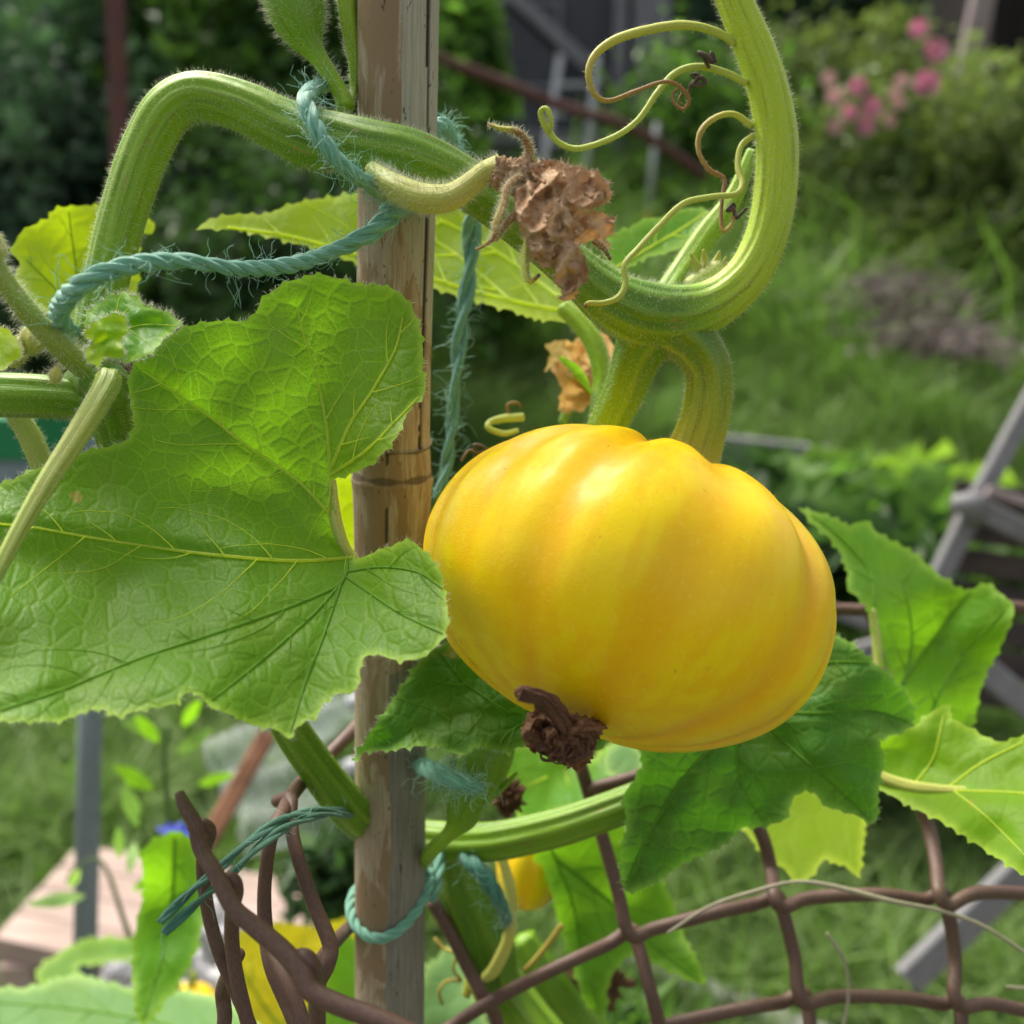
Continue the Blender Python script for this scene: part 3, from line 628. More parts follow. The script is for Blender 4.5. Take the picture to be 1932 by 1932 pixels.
# ---------------------------------------------------------------- bamboo stake
def stake():
    t = NT('bamboo'); u = t.attr('uvw'); a = t.n('SeparateXYZ', {0: t.attr('att')}, None)
    u_z = t.n('SeparateXYZ', {0: u}, 2); fib = t.noise(t.scale(u, 16, 16, .45), 1, 6, .7); blo = t.noise(t.scale(u, 1.2, 1.2, .28), 1, 4, .6, .4)
    c = t.mix(t.rng(fib, .3, .7), (.25, .19, .125), (.43, .36, .27))
    c = t.mix(t.rng(blo, .47, .56), c, (.24, .165, .095))
    side = t.math('GREATER_THAN', t.math('ADD', a.outputs[2], t.math('MULTIPLY', t.noise(t.scale(u, .01, .01, .25), 1, 4), .035)), .0)
    gry = t.mix(t.rng(u_z, 12, 26), t.mix(t.rng(fib, .3, .7), (.27, .26, .21), (.40, .38, .32)), t.mix(t.rng(fib, .3, .7), (.14, .13, .11), (.25, .235, .20)))
    sel = t.math('MULTIPLY', t.rng(t.math('ADD', a.outputs[1], t.math('MULTIPLY', t.math('SUBTRACT', t.noise(t.scale(u, 10, 10, .8), 1, 3), .5), .9)), .35, .65), t.rng(u_z, -1, 1, 1, 1))                                             # grey weathered strip
    c = t.mix(sel, c, gry)
    dark = t.rng(a.outputs[0], .35, .7); c = t.mix(t.math('MULTIPLY', dark, .8), c, (.075, .05, .032))   # node ring, stained
    spk = t.rng(t.noise(t.scale(u, 7, 7, 1.6), 1.6, 2), .66, .72); c = t.mix(t.math('MULTIPLY', spk, .85), c, (.045, .03, .02))
    spk2 = t.rng(t.noise(t.scale(u, 3, 3, .5), 1, 6, .7), .6, .66); c = t.mix(t.math('MULTIPLY', spk2, .4), c, (.14, .085, .05))
    crack = a.outputs[2]; c = t.mix(crack, c, (.018, .012, .01))
    h = t.math('ADD', fib, t.math('MULTIPLY', crack, -1.5))
    b = t.n('Bump', {'Strength': .5, 'Distance': .0006, 'Height': h})
    m = t.finish(t.pbsdf(Base_Color=c, Roughness=.62, Specular_IOR_Level=.35, Normal=b))
    key = np.array([(752, -90, .347, 77), (752, 0, .350, 77), (748, 430, .366, 73), (742, 700, .377, 70.5), (741, 800, .3815, 70), (740, 826, .383, 71), (740, 832, .3835, 75.5), (740, 840, .384, 71), (740, 862, .385, 72), (740, 885, .386, 73), (740, 903, .387, 77.5), (740, 925, .388, 74),
                    (739, 990, .391, 71), (737, 1400, .409, 67), (735, 1932, .433, 65)], float)
    C = []; 
    for i in range(len(key) - 1):
        n = max(2, int((key[i + 1, 1] - key[i, 1]) / 5))
        for k in range(n): C.append(key[i] + (key[i + 1] - key[i]) * k / n)
    C = np.array(C + [key[-1]]); c = P(C[:, 0], C[:, 1], C[:, 2]); r = C[:, 3] * PX * C[:, 2]
    dn = c[-1] - c[-60]; dn /= np.linalg.norm(dn); ext = np.array([c[-1] + dn * k * .05 for k in range(1, 18)]); c = np.vstack([c, ext]); r = np.concatenate([r, np.full(len(ext), r[-1])])
    yy = np.concatenate([C[:, 1], 1932 + np.arange(1, 18) * 150])
    seg = 96; T, N, B = frames(c); ph = np.arange(seg) / seg * 2 * math.pi
    root = thing('bamboo_stake', c[-1], 'weathered upright bamboo stake with a dark node ring and a long split', 'bamboo cane')
    mb = MB(); 
    nor = np.cos(ph)[None, :, None] * N[:, None, :] + np.sin(ph)[None, :, None] * B[:, None, :]
    # screen-side angle used only to lay out the cane's own markings: x across the front
    across = nor @ RT; front = -(nor @ FW)
    rr = r[:, None] * np.ones((1, seg))
    rr *= 1 + .006 * np.array([[noise.noise(Vector((math.cos(p) * 1.5, math.sin(p) * 1.5, y * .01))) for p in ph] for y in yy])
    crx = np.interp(yy, [-90, 430, 800, 835], [.78, .84, .80, .80]); cr1 = (np.abs(across - crx[:, None] - .006 * np.sin(yy * .05)[:, None]) < .034) & (front > 0) & (yy < 832)[:, None]
    cr2 = (np.abs(across + .05 - .02 * np.sin(yy * .04)[:, None]) < .02) & (front > 0) & ((yy > 834) & (yy < 1010))[:, None]
    cr = (cr1 | cr2).astype(float); rr *= 1 - .035 * cr
    V = c[:, None, :] + rr[:, :, None] * nor
    gx_ = np.interp(yy, [-90, 400, 830, 1200, 1250, 1932], [.10, .20, 1.5, 1.5, .12, .0])
    grey = ((across > (gx_[:, None] + .05 * np.sin(yy * .013)[:, None])) & (front > -.3)).astype(float)
    ring = 1.1 * np.exp(-((yy - 839) / 6) ** 2) + 1.1 * np.exp(-((yy - 892) / 6) ** 2) + .35 * np.exp(-((yy - 865) / 30) ** 2); ring = ring[:, None] * (.75 + .25 * np.sin(ph * 7)[None, :])
    att = np.stack([np.clip(ring, 0, 1), grey, cr], -1).reshape(-1, 3)
    s = np.concatenate([[0], np.cumsum(np.linalg.norm(np.diff(c, axis=0), axis=1))])
    uvw = np.stack([np.tile(np.cos(ph), len(c)), np.tile(np.sin(ph), len(c)), np.repeat(s * 100, seg)], -1)
    idx = np.arange(len(c) * seg).reshape(-1, seg); F = np.stack([idx[:-1], np.roll(idx[:-1], -1, 1), np.roll(idx[1:], -1, 1), idx[1:]], -1).reshape(-1, 4)
    mb.add(V.reshape(-1, 3), F, 0, att, uvw); mb.build('cane', m, root)
stake()

# ---------------------------------------------------------------- pumpkin
def pumpkin_mat():
    t = NT('pumpkin_skin'); u = t.attr('uvw'); a = t.n('SeparateXYZ', {0: t.attr('att')}, None)
    st = t.noise(t.scale(u, 3.2, 3.2, .55), 1.0, 3, .5)                       # streaks along the meridians
    c = t.mix(t.rng(st, .38, .60), (.91, .60, .001), (.93, .69, .003))
    c = t.mix(t.math('MULTIPLY', a.outputs[0], .65), c, (.86, .42, .001))
    c = t.mix(t.math('MULTIPLY', t.rng(t.noise(u, .9, 3), .45, .65), .3), c, (.90, .50, .001))
    c = t.mix(t.math('MULTIPLY', t.rng(t.noise(t.scale(u, 9, 9, 7), 1.6, 3), .58, .70), .26), c, (.96, .76, .10))
    c = t.mix(t.math('MULTIPLY', t.rng(t.noise(u, 7.0, 2), .74, .78), .6), c, (.35, .15, .02))
    c = t.mix(t.math('MULTIPLY', t.rng(t.noise(u, 2.2, 6, .75), .60, .68), .28), c, (.72, .36, .02))
    c = t.mix(t.math('MULTIPLY', t.rng(t.noise(t.scale(u, 30, 30, 4), 1, 2), .70, .76), .35), c, (.70, .36, .01))
    h = t.math('ADD', t.math('MULTIPLY', t.noise(u, 30, 3), .6), t.noise(u, 4, 5, .7))
    b = t.n('Bump', {'Strength': .13, 'Distance': .0012, 'Height': h})
    p = t.pbsdf(Base_Color=c, Roughness=t.rng(t.noise(u, 5, 4), .3, .7, .30, .46), Specular_IOR_Level=.28, Normal=b, Subsurface_Weight=.12, Subsurface_Radius=(1.0, .65, .05), Subsurface_Scale=.004, Coat_Weight=.08, Coat_Roughness=.22)
    return t.finish(p)
M_PUMP = pumpkin_mat()
def pumpkin_body(mb, cen, ax, a, b, seed=0, nl=13, seg=340, rows=180, gd=.037, roll=0.0):
    ax = ax / np.linalg.norm(ax); f = -FW - ax * np.dot(-FW, ax); f /= np.linalg.norm(f); s = np.cross(f, ax)
    th = np.linspace(.02, math.pi - .02, rows); ph = np.linspace(0, 2 * math.pi, seg, endpoint=False)
    TH, PH = np.meshgrid(th, ph, indexing='ij')
    rs = np.random.default_rng(seed); wrp = PH + roll + .10 * np.sin(2 * PH + 1.1 + seed) + .06 * np.sin(3 * PH + 4) + .10 * np.cos(TH)
    g = .5 + .5 * np.cos(nl * wrp); amp = .78 + .16 * np.sin(2 * PH + 2.2) + .18 * np.sin(5 * PH)
    pole = 1 - np.sin(TH) ** 1.5
    gr = (g ** 1.8) * (gd * amp * (1 + 1.6 * pole)) * (.62 + .38 * np.tanh((1.8 - TH) * 2.2))
    R = np.sin(TH) ** .93; z = np.cos(TH); z = np.sign(z) * np.abs(z) ** .95
    R2 = R * (1 - gr) ; z2 = z * (1 - gr * .8)
    z2 = z2 - .20 * np.exp(-(R / .26) ** 2) * (TH < 1.57) + .06 * np.exp(-(R / .18) ** 2) * (TH > 1.57)
    nz = .010 * np.array([noise.noise(Vector((math.sin(t_) * math.cos(p_) * 1.7, math.sin(t_) * math.sin(p_) * 1.7, math.cos(t_) * 1.7 + seed))) for t_, p_ in zip(TH.ravel()[::1], PH.ravel()[::1])]).reshape(TH.shape)
    R2 = R2 * (1 + nz * 2.0)
    V = cen + a * (R2 * np.cos(PH))[..., None] * f + a * (R2 * np.sin(PH))[..., None] * s + b * z2[..., None] * ax
    idx = np.arange(rows * seg).reshape(rows, seg); F = np.stack([idx[:-1], idx[1:], np.roll(idx[1:], -1, 1), np.roll(idx[:-1], -1, 1)], -1).reshape(-1, 4)
    att = np.stack([np.clip(g ** 2.2 * amp, 0, 1), z, PH / 6.2832], -1).reshape(-1, 3)
    uvw = np.stack([R * np.cos(PH) * 3, R * np.sin(PH) * 3, z * 2.2], -1).reshape(-1, 3) + seed
    mb.add(V.reshape(-1, 3), F, 0, att, uvw)
    for row, flip in ((0, 1), (rows - 1, 0)):
        c = V[row].mean(0); i0 = mb.n; ring = idx[row] + mb.n - rows * seg
        tri = np.stack([ring, np.roll(ring, -1), np.full(seg, i0)], -1); mb.F.append((tri[:, ::-1] if flip else tri, 0)); mb.add([c], np.zeros((0, 3), int))
    mb.F = [x for x in mb.F if len(x[0])]
    return V, ax, f, s
m_dead = plain('dead_flower', (.36, .19, .11), .8, .5, 9, 1.0, col2=(.17, .08, .05), bd=.0012, tr=(.3, .12, .05), trans=.15)
m_dead2 = plain('withered_petal', (.56, .40, .25), .8, .4, 4, .6, col2=(.42, .25, .14), bd=.0010, tr=(.50, .28, .16), trans=.12)
def crumple(mb, c, R, seed, amp=.5, sub=60, mat=0, k=3.0):
    V, F = lumps((0, 0, 0), (1, 1, 1), seed, sub, .25)
    out = []
    for v in V:
        q = Vector(v); n1 = 1 - 2 * abs(noise.noise(q * k + Vector((seed, 0, 0)))); n2 = 1 - 2 * abs(noise.noise(q * k * 2.6 + Vector((0, seed, 0)))); n3 = noise.noise(q * k * 6)
        f = 1 - amp * (n1 - .4) * .75 - amp * .30 * (n2 - .3) + amp * .08 * n3; out.append(np.array(v) * f)
    mb.add(np.asarray(c) + np.array(out) * np.asarray(R), F, mat, uvw=np.array(out) * 3)
PC = P(1178, 1113, .345); AX = RT * math.sin(math.radians(21)) * .97 + UP * math.cos(math.radians(21)) * .97 + FW * .22
root_p = thing('golden_pumpkin', PC - np.array([0, 0, .055]), 'large ribbed golden yellow pumpkin hanging beside the bamboo stake', 'pumpkin')
mb = MB(); PV, pax, pf, ps = pumpkin_body(mb, PC, AX, 389 * PX * .345, 281 * PX * .345, 2, roll=.12)
# fine short hairs on the skin
nn = PV - PC; nn /= np.linalg.norm(nn, axis=2)[:, :, None]
ii = RNG.integers(3, PV.shape[0] - 3, 2600); jj = RNG.integers(0, PV.shape[1], 2600)
hairs(mb, PV[ii, jj], nn[ii, jj], .0016, .000028, 1, .35)
mb.build('body', [M_PUMP, hair_mat('pumpkin_hair', (.95, .80, .35))], root_p)
STK = stem_mat('fruit_stalk', [(0, (.085, .195, .014)), (.5, (.26, .34, .02)), (1, (.60, .46, .02))], sss=.15, streak=.4)
mb = MB(); t = tube(mb, [(1225, 580, .351, 50, 0), (1268, 612, .351, 58, 0), (1312, 650, .352, 49, 0), (1338, 700, .354, 45, .2), (1335, 770, .357, 46, .45), (1318, 830, .360, 50, .65), (1300, 880, .362, 60, .9), (1294, 905, .364, 78, 1)], 5, seg=60, ridge=7, rd=.11, bump=.01)
hair_tube(mb, t, 85, .0015, .00003); mb.build('stalk', [STK, m_hair], root_p)
mb = MB(); rb = random.Random(5)
for k in range(34):
    a = rb.uniform(0, 6.28); q = rb.random() ** .5; x = 1062 + math.cos(a) * 52 * q; y = 1398 + math.sin(a) * 34 * q; pts = []; d = .2975 + rb.uniform(-.003, .003)
    for j in range(5): pts.append((x, y, d, rb.uniform(2, 4.5) * (1 - j * .12))); a += rb.uniform(.3, 1.1); x += math.cos(a) * 11; y += math.sin(a) * 10; d += rb.uniform(-.001, .001)
    tube(mb, pts, 3, seg=8, bump=.2)
tube(mb, [(1066, 1372, .298, 24), (1045, 1338, .292, 19), (1018, 1314, .287, 15), (988, 1306, .284, 13), (974, 1312, .284, 9)], 3, seg=36, bump=.2, ridge=6, rd=.35)
for k in range(5): tube(mb, [(1060 - k * 3, 1365 - k * 4, .2935, 4), (1038 - k * 6, 1335, .288, 5), (1010, 1310 + k * 4, .2845, 4), (985 - k * 2, 1300 + k * 5, .282, 3)], 3, seg=8, bump=.25)
db = mb.build('dried_blossom', m_dead, root_p)
for k, (ol, dd) in enumerate((([(1000, 1345), (1050, 1340), (1100, 1352), (1142, 1362), (1128, 1392), (1108, 1420), (1075, 1425), (1030, 1418), (1000, 1412), (988, 1380)], .300), ([(1010, 1390), (1060, 1375), (1110, 1385), (1122, 1412), (1108, 1440), (1092, 1456), (1066, 1440), (1030, 1425)], .298),
        ([(985, 1375), (1015, 1355), (1050, 1368), (1055, 1400), (1030, 1418), (1000, 1412)], .2955), ([(1060, 1360), (1100, 1356), (1136, 1372), (1118, 1402), (1085, 1412), (1062, 1392)], .2965), ([(1035, 1380), (1075, 1385), (1096, 1410), (1080, 1436), (1050, 1428), (1034, 1405)], .2935))):
    xs = [q[0] for q in ol]; ys = [q[1] for q in ol]
    leaf('petal', ol, [(min(xs), min(ys), dd), (max(xs), min(ys), dd + .003), (sum(xs) / len(xs), max(ys), dd + .004), (sum(xs) / len(xs), sum(ys) / len(ys), dd - .004)], m_dead, parent=db, sp=2.4, rip=.003, ripk=.05, crump=.010, seed=80 + k * 3, teeth=1.0, tooth_step=12, step=4)

# ---------------------------------------------------------------- main vine
root_v = thing('squash_vine', P(205, 830, .33), 'thick hairy green squash vine bending over the stake and curling up at right', 'vine')
mb = MB()
main = [(235, 900, .352, 38, .15), (222, 830, .350, 40, .15), (200, 760, .345, 42, .2), (178, 690, .343, 42, .25), (188, 600, .342, 41, .25), (208, 500, .341, 42, .45), (243, 370, .340, 44, .5), (278, 275, .339, 46, .5), (318, 208, .338, 46, .5), (372, 182, .338, 46, .45), (450, 198, .338, 47, .4), (530, 236, .338, 52, .3), (592, 262, .338, 60, .2), (630, 266, .338, 54, .15),
        (690, 282, .337, 56, .15), (780, 300, .337, 54, .2), (870, 340, .339, 47, .25), (940, 392, .341, 42, .2), (1020, 455, .343, 41, .15), (1090, 512, .345, 45, .15), (1150, 562, .347, 55, .12), (1215, 592, .348, 62, .05), (1285, 594, .349, 57, .2), (1350, 572, .349, 47, .65), (1405, 525, .349, 42, .85), (1443, 455, .349, 40, .85), (1462, 370, .349, 40, .9), (1466, 270, .348, 40, .9), (1452, 180, .347, 39, .9), (1425, 95, .346, 37, .9), (1393, 20, .345, 34, .9), (1365, -50, .344, 33, .9)]
t = tube(mb, main, 5, seg=80, ridge=11, rd=.05, bump=.02)
hair_tube(mb, t, 95, .0017, .000032)
# swollen joint above the fruit
V, F = lumps(P(1222, 615, .352), (.0105, .0085, .0095), 1.2, 30, .10); mb.add(V, F, 0, (.12, .5, 0), V * 60)
V, F = lumps(P(185, 735, .343), (.0105, .009, .0095), 4.2, 30, .12); mb.add(V, F, 0, (.2, .5, 0), V * 60)
mb.build('stem', [ST, m_hair], root_v)
def stem(name, pts, mat=ST, seg=28, ridge=6, rd=.1, dens=200, hl=.0016, parent=root_v, hr=.00004, step=6, bump=.01, label=None, bend=.35):
    mb = MB(); t = tube(mb, pts, step, seg=seg, ridge=ridge, rd=rd, bump=bump)
    if dens: hair_tube(mb, t, dens * .38, hl, hr * .78, bend=bend)
    o = mb.build(name, [mat, m_hair], parent)
    if label: o['label'] = label
    return o
stem('side_shoot', [(1258, 560, .351, 50, 0), (1236, 612, .352, 58, 0), (1207, 662, .357, 48, .05), (1182, 730, .366, 40, .25), (1148, 800, .376, 36, .35), (1120, 860, .386, 33, .35)], seg=44, ridge=7, label='thick green shoot dropping behind the pumpkin, left of its stalk')
stem('side_shoot', [(-60, 745, .335, 43, .2), (0, 745, .335, 43, .25), (80, 748, .337, 42, .2), (150, 755, .341, 40, .15), (190, 770, .343, 36, .1)], seg=44, ridge=7, label='thick green shoot running out of the picture at left')
stem('petiole', [(205, 712, .322, 24, .3), (198, 735, .318, 25, .4), (150, 815, .306, 23, .6), (95, 900, .296, 20, .55), (45, 985, .288, 17, .5), (5, 1060, .282, 15, .5), (-40, 1150, .276, 14, .5)], STP, 32, 6, .14, 160, label='pale streaked leaf stalk crossing over the big leaf at left')
stem('petiole', [(-60, 400, .300, 18, .2), (-10, 500, .304, 19, .3), (30, 560, .308, 20, .3), (80, 620, .314, 21, .3), (125, 665, .320, 22, .2), (155, 690, .328, 24, .2)], STP, 24, 5, .08, 420, .0030, hr=.00005, label='very hairy thin leaf stalk at the left edge')
stem('petiole', [(25, 770, .36, 20, .2), (60, 830, .362, 22, .5), (85, 890, .364, 22, .5), (110, 960, .366, 22, .5)], STP, 24, 5, .1, 120, label='pale stalk behind the node at left')
stem('petiole', [(1420, 285, .372, 12, .5), (1385, 370, .372, 18, .6), (1335, 440, .371, 24, .6), (1290, 505, .368, 24, .55), (1250, 560, .36, 22, .4)], ST, 28, 6, .12, 260, .0014, label='pale green leaf stalk rising inside the curl of the vine')
stem('petiole', [(652, -60, .350, 22, .6), (658, 30, .352, 20, .6), (667, 100, .354, 14, .6), (668, 160, .354, 9, .5), (660, 205, .350, 9, .5)], ST, 24, 5, .1, 320, .0020, label='hairy leaf stalk standing beside the stake top')
# young fruit at the top, left of the stake
mb = MB(); t = tube(mb, [(520, -120, .350, 44, .4), (535, -65, .350, 55, .3), (550, -15, .350, 58, .25), (562, 28, .350, 53, .25), (574, 62, .350, 41, .3), (588, 90, .350, 24, .35), (605, 115, .350, 17, .5), (628, 150, .350, 15, .55), (645, 180, .350, 16, .55), (652, 205, .349, 17, .5)], 4, seg=48)
hair_tube(mb, t, 70, .0028, .000036); mb.build('young_fruit', [ST, m_hair], root_v)['label'] = 'fuzzy green young fruit left of the stake top'
# fuzzy buds at the left node
for (x, y, d, r, lab) in ((62, 640, .322, 24, 'yellow green bud'), (30, 665, .320, 22, 'yellow green bud'), (105, 708, .312, 13, 'pale fuzzy bud tip'), (-15, 470, .300, 26, 'hairy bud at the left edge')):
    mb = MB(); t = tube(mb, [(x - r * .4, y + r * 1.2, d, r * .4, .8), (x - r * .1, y + r * .4, d, r * .9, .9), (x, y - r * .2, d, r, 1), (x + r * .2, y - r * .9, d, r * .6, 1), (x + r * .3, y - r * 1.3, d, r * .2, 1)], 3, seg=24, ridge=7, rd=.25)
    hair_tube(mb, t, 400, .0022, .00004, bend=.5); mb.build('bud', [STP, m_hair], root_v)['label'] = lab
mb = MB()
for k in range(14):
    a = k * .9; x, y = 1335 + math.cos(a) * 22, 500 + math.sin(a) * 14; tube(mb, [(1330, 530, .362, 8, .8), (x, y + 10, .362, 9, .8), (x + math.cos(a) * 14, y - 16, .360, 2, .9)], 4, seg=8)
t = tube(mb, [(1300, 545, .362, 20, .6), (1330, 525, .362, 20, .6), (1360, 500, .362, 14, .7)], 4, seg=20); hair_tube(mb, t, 350, .0024, .00004, bend=.6); mb.build('bud', [STP, m_hair], root_v)['label'] = 'pale fuzzy cluster of buds inside the curl of the vine'

# big leaf
L1 = [(-100, 930), (0, 912), (60, 888), (130, 860), (190, 846), (236, 832), (254, 800), (246, 760), (243, 720), (262, 672), (325, 628), (395, 607), (468, 602), (498, 562), (545, 532), (600, 519), (645, 527), (672, 535), (720, 539), (755, 552), (782, 590), (797, 640), (797, 690), (803, 740), (772, 772), (757, 808), (735, 842), (712, 866), (680, 888), (650, 897), (628, 905),
      (624, 935), (632, 975), (648, 1020), (664, 1052), (700, 1044), (738, 1030), (768, 1019), (800, 1040), (828, 1072), (836, 1110), (846, 1162), (836, 1200), (826, 1218), (795, 1240), (755, 1246), (706, 1234), (684, 1246), (672, 1300), (640, 1308), (612, 1324), (600, 1350), (575, 1360), (560, 1370), (545, 1394), (520, 1374), (480, 1370), (440, 1350), (400, 1335), (383, 1318), (362, 1306), (342, 1312), (338, 1328), (300, 1332), (250, 1344), (222, 1352), (192, 1338), (160, 1344), (110, 1360), (40, 1362), (0, 1360), (-100, 1375)]
D1 = [(665, 1052, .336), (625, 965, .338), (625, 905, .339), (600, 520, .347), (460, 602, .342), (250, 720, .333), (250, 800, .329), (120, 865, .322), (-60, 920, .312), (400, 850, .334), (500, 750, .339), (790, 600, .340), (800, 740, .332), (740, 840, .322), (690, 690, .341), (680, 885, .330), (540, 1000, .334), (300, 1030, .320), (60, 1000, .308), (-80, 1010, .302), (0, 1150, .284), (200, 1180, .290), (400, 1150, .296), (560, 1120, .312), (640, 1100, .322), (640, 1200, .296), (720, 1100, .312), (770, 1022, .316), (845, 1165, .288), (830, 1215, .282), (740, 1230, .284), (680, 1245, .283), (545, 1390, .272), (600, 1300, .282), (400, 1300, .270), (250, 1340, .262), (0, 1355, .256), (-90, 1370, .254)]
mid = [(664, 1052), (560, 1058), (440, 1050), (330, 1038), (220, 1022), (120, 1005), (45, 992), (-60, 985)]
L1V = [mid, [(620, 968), (560, 905), (470, 845), (400, 790), (330, 740), (270, 700)], [(623, 900), (618, 820), (600, 720), (575, 640), (560, 580)], [(626, 880), (660, 800), (700, 740), (745, 660), (760, 600)], [(626, 895), (690, 850), (740, 800), (790, 748)],
       [(655, 1062), (644, 1100), (560, 1140), (420, 1190), (270, 1240), (120, 1300), (0, 1340)], [(644, 1100), (610, 1200), (575, 1290), (548, 1380)], [(644, 1100), (590, 1160), (500, 1240), (400, 1320)], [(648, 1085), (700, 1120), (760, 1160), (835, 1195)], [(650, 1080), (720, 1070), (790, 1080), (834, 1110)], [(624, 905), (622, 935), (620, 968), (640, 1015), (664, 1052)]]
crease = lambda X, Y: -.006 * np.exp(-((Y - (1052 - (664 - X) * .1)) / 45) ** 2) * (X < 664) * np.clip((664 - X) / 200, 0, 1)
big, sf1 = leaf('leaf', L1, D1, LF_BIG, L1V, [m_vein, m_vein_d], root_v, vdark=(5, 6, 7, 8, 9), sp=7, rip=.0035, ripk=.010, seed=1, vw=3.2, fuzz=1.6, fuzz_mat=m_hair, extra=crease, label='largest leaf, broad and bright green in front of the stake at left', tooth_step=32)
stem('petiole', [(672, 1060, .338, 9, .7), (650, 1030, .337, 10, .7), (634, 985, .338, 12, .7), (628, 945, .339, 11, .7), (627, 905, .339, 7, .7)], STP, 16, 4, .1, 200, .0012)
leaf('leaf', [(162, 612), (168, 590), (190, 568), (225, 555), (258, 562), (275, 578), (310, 588), (342, 612), (322, 626), (300, 648), (284, 664), (245, 682), (205, 672), (180, 655), (186, 630)], [(160, 620, .318), (342, 612, .306), (250, 560, .316), (245, 680, .302), (240, 620, .312)], LF_MID, [[(185, 660), (225, 625), (275, 612), (330, 614)], [(205, 640), (215, 600), (225, 562)]], m_vein, root_v, sp=5, rip=.003, ripk=.03, seed=2, vw=1.8, fuzz=10, fuzz_mat=m_hair, tooth_step=18, teeth=.9, label='small crinkled young leaf above the node at left')
leaf('leaf', [(165, 625), (195, 600), (225, 595), (240, 620), (225, 650), (235, 675), (205, 668), (185, 690), (160, 668), (175, 650)], [(165, 625, .312), (240, 620, .306), (185, 690, .306)], LF_GLOW, sp=5, rip=.003, ripk=.04, seed=3, parent=root_v, fuzz=14, fuzz_mat=m_hair, tooth_step=14, label='tiny pale yellow leaflet at the node')
leaf('leaf', [(-40, 625), (0, 615), (28, 640), (40, 665), (10, 690), (-40, 690)], [(-40, 625, .318), (40, 665, .312), (-20, 690, .31)], LF_GLOW, sp=6, rip=.002, ripk=.03, seed=4, parent=root_v, fuzz=10, fuzz_mat=m_hair, tooth_step=16, label='small yellow leaf at the left edge')
leaf('leaf', [(22, 470), (48, 432), (92, 412), (110, 393), (180, 388), (216, 392), (272, 410), (290, 422), (286, 440), (262, 450), (255, 560), (185, 620), (120, 640), (90, 592), (60, 572), (28, 530), (38, 500)], [(20, 470, .41), (290, 420, .44), (120, 640, .40), (150, 400, .43), (150, 520, .425)], LF_GLOW, [[(150, 640), (150, 560), (140, 480), (130, 400)], [(150, 600), (100, 540), (50, 490)], [(150, 600), (200, 500), (270, 430)]], m_vein_d, root_v, sp=9, rip=.004, seed=5, vw=2.2, label='round glowing yellow green leaf behind the bent stem')
leaf('leaf', [(374, 431), (420, 408), (500, 403), (560, 382), (620, 373), (700, 362), (800, 372), (880, 392), (960, 440), (1050, 520), (1094, 565), (1090, 598), (1045, 606), (950, 582), (820, 545), (740, 512), (660, 492), (610, 472), (520, 449), (440, 433)], [(374, 431, .41), (600, 375, .44), (620, 470, .425), (820, 545, .43), (820, 380, .47), (1090, 590, .44), (1000, 480, .47)], LF_GLOW, [[(1092, 590), (1000, 575), (880, 545), (740, 500), (560, 448), (430, 428)], [(1090, 588), (1000, 520), (900, 450), (820, 410)], [(960, 565), (860, 480), (760, 420)]], m_vein, root_v, sp=9, rip=.004, seed=6, vw=4, label='long glowing leaf passing behind the stake and the vine')
leaf('leaf', [(560, 402), (590, 385), (640, 372), (690, 366), (700, 420), (640, 420), (600, 425)], [(560, 402, .455), (700, 366, .47), (640, 420, .46)], LF_MID, sp=8, rip=.002, seed=7, parent=root_v, label='folded upper flap of the long glowing leaf')
leaf('leaf', [(1140, 470), (1158, 440), (1188, 432), (1216, 414), (1242, 412), (1284, 394), (1338, 398), (1326, 432), (1275, 470), (1205, 492), (1160, 520)], [(1140, 470, .42), (1338, 398, .46), (1250, 410, .46), (1200, 492, .43)], LF_MID, [[(1160, 505), (1220, 470), (1280, 435), (1330, 402)]], m_vein, root_v, sp=8, rip=.003, seed=8, vw=2.6, label='small toothed leaf behind the vine, left of its curl')
stem('petiole', [(1060, 580, .43, 16, .6), (1092, 608, .428, 19, .65), (1122, 650, .425, 20, .6), (1137, 710, .423, 19, .55), (1130, 770, .42, 17, .4), (1120, 830, .42, 16, .4)], ST, 28, 6, .1, 200, .0018, label='curved pale stalk holding the long glowing leaf')
leaf('leaf', [(600, 900), (640, 880), (690, 890), (700, 1040), (690, 1100), (620, 1110), (600, 1000)], [(600, 900, .44), (690, 890, .45), (620, 1110, .44), (690, 1100, .45)], LF_GLOW, parent=root_v, sp=9, seed=46, label='glowing sliver of leaf seen between the big leaf and the stake')
# tendrils
def tendril(pts, seg=10, dens=180, hl=.0011, lab=None): o = stem('tendril', pts, TND, seg, 3, .1, dens, hl, step=3, bump=.03, label=lab); return o
tendril([(1388, 82, .345, 8, 0), (1345, 58, .344, 8, .05), (1290, 48, .342, 9, .15), (1225, 56, .34, 9, .2), (1160, 76, .338, 9, .3), (1122, 105, .337, 8, .4), (1110, 140, .336, 7, .45), (1122, 178, .336, 6, .5), (1150, 190, .336, 5, .55), (1200, 172, .336, 4.5, .6), (1255, 154, .336, 4, .62), (1288, 168, .337, 4, .65), (1300, 190, .338, 4, .65), (1288, 206, .339, 3.5, .68), (1270, 190, .34, 3.5, .7), (1272, 172, .341, 3, .7), (1290, 168, .342, 2.5, .75), (1280, 190, .343, 2, .8), (1292, 200, .343, 2, .85)], lab='uppermost tendril, yellow turning brown and ending in a tight curl')
